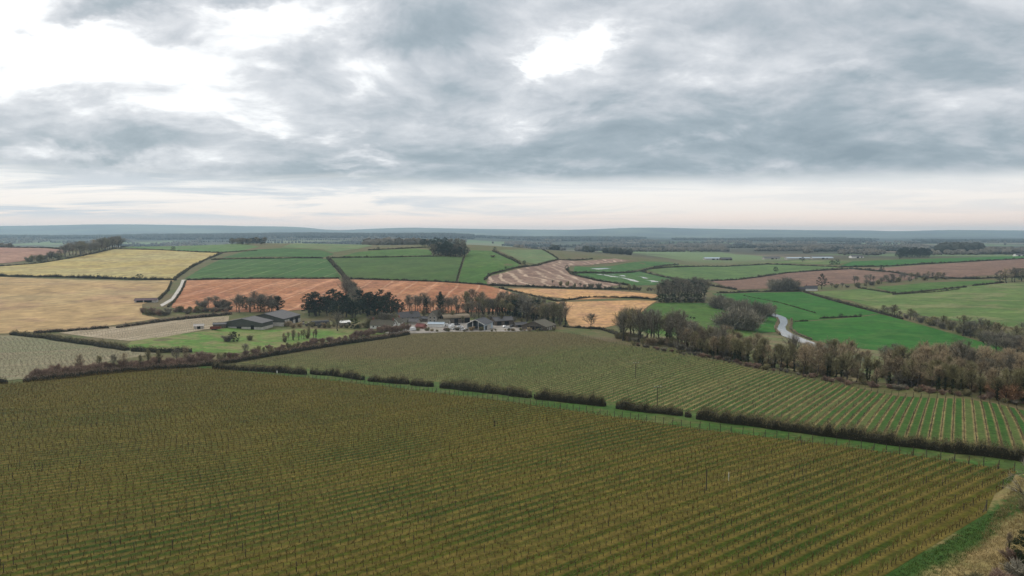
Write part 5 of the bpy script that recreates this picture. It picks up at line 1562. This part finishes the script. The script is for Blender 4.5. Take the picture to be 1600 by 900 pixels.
building('outbuilding', 'little stone outhouse with a slate roof behind the red roofed shed', 648, 506.5, -65, 4.5, 7, 2.6, 4.6, STONE, SLATE, 'shed', openings=[('door', 'right', -1, .2, 0, 1.9, BLACK)])
building('outbuilding', 'low pale walled cart shed beside the stone house', 694, 506.5, -80, 4.5, 8, 2.4, 4.0, CONC, OLDROOF, 'shed', openings=[('door', 'right', -3, -.6, 0, 2.0, BLACK), ('door', 'right', .4, 2.8, 0, 2.0, BLACK)])
building('outbuilding', 'narrow boarded lean shed between the grey roofed and the mossy barns', 813, 511, 65, 4.5, 9, 2.4, 3.8, TIMB, SLATE, 'shed', openings=[('door', 'right', -3, 0, 0, 2.0, BLACK)])
building('shed', 'small white roofed shed behind the wide leafless tree', 538, 508, 60, 5, 7, 2.5, 3.6, TIMB, WHITE, 'shed', openings=[('door', 'right', -1, 1, 0, 2.0, BLACK)])
building('polytunnel', 'black rounded tunnel store beside the big barns', 500, 508, 62, 6, 12, .8, 3.6, BLACK, plain_mat('black_sheet', (0.03, 0.03, 0.033), .3, 1.0, rough=.5), 'polytunnel', curved=True)
building('shed', 'long low purplish roofed shelter at the foot of the white lane', 229, 472, 78, 6, 17, 2.2, 3.6, CONC, PURP, 'shed', openings=[('door', 'right', -7, -2, 0, 1.9, BLACK), ('door', 'right', -1, 5, 0, 1.9, BLACK)])
building('store', 'pale whitish store hut standing in the young vineyard', 311, 514, 70, 4.0, 5.6, 2.6, 3.6, CONC, plain_mat('pinkish_white_sheet', (.45, .41, .37), .15, .8), 'hut', openings=[('door', 'right', -1, 1, 0, 2.2, BLACK)])
building('lean_to', 'open shelter with a thin dark roof left of the big barn', 344, 512, 80, 5, 8, 3.0, 3.8, TIMB, DKROOF, 'shelter', open_front=True)
building('house', 'white walled house with dark roof beside the green meadow', 1267, 454, -78, 7, 14, 3.2, 6.6, WHITE, DKROOF, 'house', chimney=[(0, 5.5)], openings=win_row('right', (-5, -2, 2, 5), 1.0, 2.2) + [('door', 'right', -.5, .5, 0, 2.1, TIMB)])
building('shed', 'dark timber shed beside the white house by the meadow', 1252, 454, -80, 6, 9, 3, 5, TIMB, DKROOF, 'shed', openings=[('door', 'right', -2, 2, 0, 2.6, BLACK)])
for px, py, W_, L_, ea, ri, wl, rf, lab, nm in ((1113, 406, 14, 40, 4, 6.5, CONC, BLUEW, 'long white barn on the far valley road', 'barn'), (1134, 406.5, 14, 26, 4, 7, TIMB, DKROOF, 'dark barn beside the long white far barn', 'barn'),
                                                (1248, 405, 14, 62, 3, 5, CONC, BLUEW, 'long white glasshouse on the far plain', 'glasshouse'), (1284, 404.5, 12, 50, 3, 5, CONC, BLUEW, 'pale glasshouse right of the long white one', 'glasshouse'),
                                                (1205, 405, 12, 40, 4, 6.5, CONC, SLATE, 'grey far barn left of the glasshouses', 'barn'), (1338, 403, 12, 30, 4, 7, WHITE, SLATE, 'small white far building left of the conifer clump', 'house'), (1590, 400.5, 10, 16, 4, 7, WHITE, SLATE, 'tiny white house at the far right edge', 'house')):
    building(nm, lab, px, py, 84, W_, L_, ea, ri, wl, rf, nm, openings=[('door', 'right', -3, 3, 0, 3.2, BLACK), ('door', 'right', 8, 11, 0, 3.0, BLACK)], sink=2)

# ---- vehicles in the yard
TYRE = plain_mat('tyre_rubber', (0.02, 0.02, 0.02), .2, 3.0)


def car_parts(van=False):
    def prof(pts, half, taper):
        b = MB()
        n = len(pts)
        V = [(x, -half * (taper if z > .95 else 1), z) for x, z in pts] + [(x, half * (taper if z > .95 else 1), z) for x, z in pts]
        me = bpy.data.meshes.new('body')
        me.from_pydata(V, [], [tuple(range(n))[::-1], tuple(range(n, 2 * n))] + [(i, (i + 1) % n, n + (i + 1) % n, n + i) for i in range(n)])
        return me
    if van:
        body = prof([(-2.5, .35), (2.4, .35), (2.5, .8), (2.35, 1.1), (1.6, 1.3), (1.05, 2.1), (-2.45, 2.15), (-2.5, 1.2)], .95, .93)
        gl = [((1.08, -.9, 1.35), (1.5, .9, 1.95))]
    else:
        body = prof([(-2.1, .35), (2.05, .35), (2.15, .6), (2.05, .82), (1.0, .98), (.35, 1.45), (-1.2, 1.48), (-1.85, 1.0), (-2.12, .9)], .86, .84)
        gl = [((-1.5, -.74, 1.02), (.75, .74, 1.36))]
    g_ = MB()
    for lo, hi in gl:
        g_.box((lo[0], lo[1] - .06, lo[2]), (hi[0], hi[1] + .06, hi[2]))
    return body, g_.mesh('windows', [GLASS])


def wheel_mesh():
    b = MB()
    n = 10
    V = [(.33 * math.cos(6.283 * i / n), s * .11, .33 * math.sin(6.283 * i / n)) for s in (-1, 1) for i in range(n)]
    b.addq(V, [(i, (i + 1) % n, n + (i + 1) % n, n + i) for i in range(n)])
    for s in (0, n):
        b.addq([V[s + i] for i in range(n)] + [(0, -.11 if s == 0 else .11, 0)], [(i, (i + 1) % n, n, n) for i in range(n)])
    return b.mesh('wheel', [TYRE])


CAR = car_parts(); VAN = car_parts(True); WHEEL = wheel_mesh()
PAINT = {}


def vehicle(px, py, az, colour, label, van=False):
    p = g(px, py)
    r = bpy.data.objects.new('van' if van else 'parked_car', None)
    COL.objects.link(r); r.location = (p[0], p[1], p[2] + .05); r.rotation_euler = (0, 0, math.radians(az))
    tag(r, label, 'van' if van else 'car', 'vehicles in the farmyard')
    if colour not in PAINT:
        PAINT[colour] = plain_mat('car_paint', colour, .05, 1.0, rough=.3, spec=.5)
    src = VAN if van else CAR
    me = src[0].copy(); me.materials.clear(); me.materials.append(PAINT[colour])
    add('body', me, parent=r); add('windows', src[1], parent=r)
    for sx in ((-1.5, 1.5) if van else (-1.3, 1.3)):
        for sy in (-.78, .78):
            add('wheel', WHEEL, (sx, sy, .33), r)


WP = (.75, .75, .74)
for v in ((699, 509, 10, WP, 'white car nearest the low white building', False), (707, 511, 80, WP, 'white van parked across the yard', True), (714, 508.5, 15, (.03, .03, .035), 'black car behind the white vans', False), (719, 512, 5, WP, 'white car in the middle of the yard', False),
          (703, 514, 95, WP, 'white van at the front of the yard', True), (712, 515.5, 10, (.5, .5, .5), 'silver car at the vineyard edge of the yard', False), (722, 516, 20, WP, 'white car beside the open fronted barn', False), (698, 516, 0, (.14, .03, .03), 'dark red car at the vineyard edge of the yard', False),
          (790, 512, 30, WP, 'white pickup sized car before the grey roofed barn', False), (800, 511, 70, (.04, .045, .05), 'dark car before the grey roofed barn', False), (797, 515, 10, (.45, .44, .42), 'grey car between the barns', False), (646, 516.5, 60, WP, 'white van beside the cottage gable', True)):
    vehicle(*v)


# ---- red trailer, crates, cattle, poles
def trailer(px, py, label):
    p = g(px, py)
    r = bpy.data.objects.new('farm_trailer', None); COL.objects.link(r); r.location = p; tag(r, label, 'trailer')
    q = MB(); q.box((-3, -1.1, .9), (3, 1.1, 1.1)); q.box((-3, -1.1, 1.1), (3, -1.0, 2.2)); q.box((-3, 1.0, 1.1), (3, 1.1, 2.2)); q.box((-3, -1.0, 1.1), (-2.9, 1.0, 2.2)); q.box((2.9, -1.0, 1.1), (3, 1.0, 2.2))
    part('body', q, [RUST], r)
    q = MB(); q.tube(np.array([[3, 0, .95], [4.4, 0, .6]]), [.08, .06], 4); part('drawbar', q, [RUST], r)
    for x in (-1.6, .2):
        for y in (-1.05, 1.05):
            o = add('wheel', WHEEL, (x, y, .48), r); o.scale = (1.45, 1.4, 1.45)


trailer(337, 516, 'rusty red farm trailer beside the big dark barn')
CR = MB(); CR.box((-.6, -.5, .1), (.6, .5, .8)); CR.box((-.6, -.5, 0), (-.45, .5, .1)); CR.box((.45, -.5, 0), (.6, .5, .1))
crm = [CR.mesh('crate', [m_]) for m_ in (TIMB, CONC)]
k = 0
for px, py in ((466, 507), (470, 508), (474, 507), (478, 508), (482, 507), (486, 508)):
    p = g(px, py)
    for lv in range(1 + k % 3):
        o = add('crate', crm[(k + lv) % 2], (p[0], p[1], p[2] + .82 * lv - .02), rotz=.3 * k)
        tag(o, ('pale' if (k + lv) % 2 else 'dark') + ' harvest crate stacked between the barns and the black tunnel', 'crate', 'harvest crates')
    k += 1


def cow_mesh():
    me = bpy.data.meshes.new('cow')
    J = {'rump': (-.75, 0, 1.2, .26), 'hip': (-.5, 0, 1.15, .34), 'belly': (0, 0, 1.08, .38), 'chest': (.5, 0, 1.1, .34), 'neck': (.85, 0, 1.3, .2), 'poll': (1.15, 0, 1.42, .15), 'muzzle': (1.45, 0, 1.18, .1)}
    V = [v[:3] for v in J.values()]; R_ = [v[3] for v in J.values()]
    E = [(0, 1), (1, 2), (2, 3), (3, 4), (4, 5), (5, 6)]
    for root, x, s, kx in ((1, -.55, -1, .06), (1, -.55, 1, -.02), (3, .5, -1, -.02), (3, .5, 1, .05)):
        i = len(V)
        V += [(x, s * .24, .75), (x - kx - (.1 if root == 1 else 0), s * .25, .4), (x + kx, s * .25, .0)]
        R_ += [.14, .075, .07]
        E += [(root, i), (i, i + 1), (i + 1, i + 2)]
    i = len(V); V.append((-.95, 0, .65)); R_.append(.03); E.append((0, i))
    for s in (-1, 1):
        i = len(V); V.append((1.12, s * .24, 1.48)); R_.append(.04); E.append((5, i))
    me.from_pydata(V, E, [])
    return me, R_


COWHIDE = plain_mat('dark_hide', (0.018, 0.015, 0.013), .3, 2.0)
cowm, cowr = cow_mesh()
cowm.materials.append(COWHIDE)
for i, (px, py, a, lab) in enumerate(((1064, 498.5, .2, 'dark cow standing apart from the others on the pasture'), (1074, 497, 2.9, 'dark cow nearest the wood in the small group'), (1079, 498.5, .6, 'dark cow in the middle of the small group'), (1084.5, 499.5, 3.3, 'dark cow nearest the willows'))):
    p = g(px, py)
    o = add('cow', cowm.copy(), (p[0], p[1], p[2] + .3), rotz=a)
    md = o.modifiers.new('skin', 'SKIN')
    sv_ = o.data.skin_vertices
    if len(sv_) == 0:
        o.data.attributes  # layer is made with the modifier
    if len(sv_):
        for q, rv in enumerate(cowr):
            sv_[0].data[q].radius = (rv, rv)
        sv_[0].data[2].use_root = True
    ms = o.modifiers.new('smooth', 'SUBSURF'); ms.levels = 1; ms.render_levels = 1
    tag(o, lab, 'cow', 'cattle on the pasture')


def pole(px, py, h, label, arm=True):
    p = g(px, py)
    r = bpy.data.objects.new('utility_pole', None); COL.objects.link(r); r.location = p; r.rotation_euler = (0, 0, .15); tag(r, label, 'pole', 'wooden line poles')
    q = MB(); q.tube(np.array([[0, 0, -.3], [0, 0, h * .5], [.02, 0, h]]), [.10, .09, .08], 8); part('pole', q, [POST], r)
    if not arm:
        return
    q = MB(); q.box((-.9, -.2, h - .32), (.9, -.08, h - .22)); ca = part('crossarm', q, [TIMB], r)
    for x in (-.8, 0, .8):
        q = MB(); q.tube(np.array([[x, -.14, h - .2], [x, -.14, h + .1], [x, -.14, h + .16]]), [.03, .05, .03], 6); part('insulator', q, [WHITE], ca)


pole(1103.5, 767, 3.4, 'bare wooden pole standing among the near vines', False)
pole(1027, 638, 5.6, 'wooden pole with white insulators behind the middle hedge')
pole(993, 592, 5.4, 'wooden pole on the green patch in the lower vineyard')
sheet('grass_patch', world_poly([(975, 593), (992, 591.5), (1003, 594), (1001, 599), (985, 599.5), (976, 597)]), F_head, 'bright green grass patch at the foot of the line pole', 'grass', lift=.05)


def marker(px, py, h, w_, mat, label, name='marker_post'):
    p = g(px, py)
    q = MB(); q.tube(np.array([[0, 0, -.2], [0, 0, h * .6], [0, 0, h]]), [w_, w_, w_ * .8], 6); q.addq([(w_ * .8 * math.cos(t), w_ * .8 * math.sin(t), h) for t in np.arange(4) * math.pi / 2], [(0, 1, 2, 3)])
    o = add(name, q.mesh(name, [mat]), p); tag(o, label, 'post')


marker(1138.5, 752, 1.5, .035, WHITE, 'white marker post among the near vines')
marker(773, 667, 1.5, .16, BARKD, 'thick dark stump among the near vines')
marker(835, 623, 1.4, .22, BARKD, 'dark gatepost in the hedge gap')
marker(823, 620.5, 1.2, .12, WHITE, 'small white post at the end of the long unbroken hedge')
marker(433, 583.5, 1.1, .22, WHITE, 'white marker at the end of the first hedge section')
marker(308, 569, 1.2, .28, WHITE, 'white marker at the scrub corner of the near vineyard')
RD = [HCORE, TW_BRN, TW_BRN]
for pts, lab in (([(1236, 499), (1237, 507), (1235.5, 514), (1244, 521), (1268, 531)], 'tan reeds along the far bank of the river bend'), ([(1214, 497), (1216, 502), (1211, 513), (1219, 523)], 'tan reeds along the inner bank of the river bend'), ([(1188, 489.5), (1206, 494.5)], 'dark rushes along the upper river reach')):
    hedge(densify(pxline(pts), .01, closed=False), 1.6, 1.1, lab, leaf=.4, per_m=16, seed=len(lab), mats=RD, name='reed_bank')
# ------------------------------------------------------------------ far woods: nobody could count these trees
def ico_blob(seed):
    t = (1 + 5 ** .5) / 2
    V = np.array([(-1, t, 0), (1, t, 0), (-1, -t, 0), (1, -t, 0), (0, -1, t), (0, 1, t), (0, -1, -t), (0, 1, -t), (t, 0, -1), (t, 0, 1), (-t, 0, -1), (-t, 0, 1)], float)
    V /= np.linalg.norm(V[0])
    F = np.array([(0, 11, 5), (0, 5, 1), (0, 1, 7), (0, 7, 10), (0, 10, 11), (1, 5, 9), (5, 11, 4), (11, 10, 2), (10, 7, 6), (7, 1, 8), (3, 9, 4), (3, 4, 2), (3, 2, 6), (3, 6, 8), (3, 8, 9), (4, 9, 5), (2, 4, 11), (6, 2, 10), (8, 6, 7), (9, 8, 1)])
    rg = np.random.default_rng(seed)
    V = V * rg.uniform(.75, 1.25, (12, 1))
    V[:, 2] = V[:, 2] * .55 + .5
    V[:, :2] *= .48
    return V, F


BLOBV = [ico_blob(i) for i in range(8)]


def wood(name, label, X, Y, h, mat, rg, wide=(.9, 1.6)):
    Z = hz(X, Y)
    n = len(X)
    pick = rg.integers(0, 8, n)
    Vs, Fs = [], []
    off = 0
    for v, (V, F) in enumerate(BLOBV):
        w = np.nonzero(pick == v)[0]
        if not len(w):
            continue
        hh = rg.uniform(h[0], h[1], len(w)); ww = hh * rg.uniform(*wide, len(w))
        a = rg.random(len(w)) * 6.283
        c_, s_ = np.cos(a)[:, None], np.sin(a)[:, None]
        x = (V[None, :, 0] * c_ - V[None, :, 1] * s_) * ww[:, None] + X[w][:, None]
        y = (V[None, :, 0] * s_ + V[None, :, 1] * c_) * ww[:, None] + Y[w][:, None]
        z = V[None, :, 2] * hh[:, None] + Z[w][:, None] - .6
        Vs.append(np.stack([x, y, z], -1).reshape(-1, 3))
        Fs.append((F[None] + (np.arange(len(w)) * 12)[:, None, None] + off).reshape(-1, 3))
        off += len(w) * 12
    o = add(name, mesh_np(name, np.concatenate(Vs), np.concatenate(Fs), [mat]))
    return tag(o, label, 'wood', kind='stuff')


def band(px0, px1, D0, D1, n, rg, clump=0.0, cs=.02):
    """random points in a belt of country between two depths"""
    u = rg.uniform(px0, px1, n); D = np.exp(rg.uniform(math.log(D0), math.log(D1), n))
    X = (u - 800) / FPX * D
    if clump:
        k = np.sin(X / (D * cs) + 1.3 * np.sin(D / 230.0)) + np.sin(D / 170.0 + X / 300.0) + .6 * np.sin(X / (D * cs * .37))
        keep = k > clump
        X, D = X[keep], D[keep]
    return X, D


rgf = np.random.default_rng(404)


def pxwood(label, px0, px1, py0, py1, n, h, mat, name='far_wood', clump=0.0):
    """wood filling the ground seen between two pixel rows"""
    a = g(.5 * (px0 + px1), py1)[1]; b = g(.5 * (px0 + px1), py0)[1]
    X, Y = band(px0, px1, min(a, b), max(a, b) + 20, n, rgf, clump)
    return wood(name, label, X, Y, h, mat, rgf)


def dwood(label, px0, px1, D0, D1, n, h, mat, clump=0.0, name='far_wood', cs=.02):
    X, Y = band(px0, px1, D0, D1, n, rgf, clump, cs)
    return wood(name, label, X, Y, h, mat, rgf)


dwood('dark wooded ridge across the middle distance', 215, 740, 4100, 5500, 9500, (13, 20), FAR_W)
dwood('thin wooded ridge beyond the valley', 740, 1320, 4200, 5600, 6500, (11, 17), FAR_W, .1, cs=.05)
dwood('far wooded ridge at the right edge', 1320, 1680, 4000, 5400, 4000, (10, 16), FAR_W, .2, cs=.05)
dwood('wooded slope at the far left', -80, 215, 4300, 5600, 3600, (12, 18), FAR_W)
dwood('brown leafless woodland on the valley plain', 900, 1450, 2100, 3100, 4200, (8, 13), FAR_B, -.1, cs=.03)
dwood('scattered hedgerow trees on the plain at the far right', 1250, 1680, 1650, 4200, 2600, (7, 13), FAR_B, .75)
dwood('scattered hedgerow trees across the far plain', 740, 1250, 3000, 4600, 2400, (8, 14), FAR_B, .8)
dwood('grey trees on the plain beyond the left fields', -80, 560, 1800, 4300, 3800, (8, 14), FAR_B, .5)
dwood('hedgerow trees beyond the hilltop copse', 560, 900, 1700, 4300, 2200, (8, 13), FAR_B, .7)
dwood('dark wood in the hollow beyond the striped field', 860, 1010, 1500, 1900, 420, (9, 14), FAR_W, -.2)
dwood('dark conifer plantation at the far right', 1470, 1532, 1800, 2100, 300, (20, 30), FAR_W)
dwood('grey wood beside the far right plantation', 1530, 1680, 1700, 2100, 420, (10, 17), FAR_B)
dwood('skyline wood on the brow left of the copse', 575, 655, 1500, 1750, 360, (14, 20), FAR_B)
dwood('dark line of trees behind the pinkish field', -80, 190, 1400, 1700, 380, (6, 10), FAR_B, .1)

# thin hedgerows and belts of trees ruled across the far plain
_X, _Y = [], []
for i in range(30):
    u0 = rgf.uniform(-60, 1500); D0 = math.exp(rgf.uniform(math.log(1900), math.log(4000))); n_ = int(rgf.uniform(40, 110))
    t_ = np.linspace(0, 1, n_)
    u = u0 + t_ * rgf.uniform(90, 330); D = D0 + t_ * rgf.uniform(-260, 260) + rgf.normal(0, 9, n_)
    _X.append((u - 800) / FPX * D); _Y.append(D)
wood('far_hedgerows', 'thin lines of hedgerow trees ruled across the far plain', np.concatenate(_X), np.concatenate(_Y), (6, 12), FAR_W, rgf)
# ------------------------------------------------------------------ the hazy air: one closed box round everything
def build_haze():
    m_, N = new_mat('hazy_air')
    v = N.n('ShaderNodeVolumePrincipled', ins={'Color': (0.60, 0.83, 1.0), 'Density': 0.000095, 'Anisotropy': 0.3})
    N.n('ShaderNodeOutputMaterial', ins={'Volume': v.outputs[0]})
    b = MB()
    b.box((-16500, -16500, -90), (16500, 16500, 195))
    o = add('haze', b.mesh('haze', [m_]))
    tag(o, 'pale bluish haze lying over the whole valley', 'haze', kind='stuff')


build_haze()
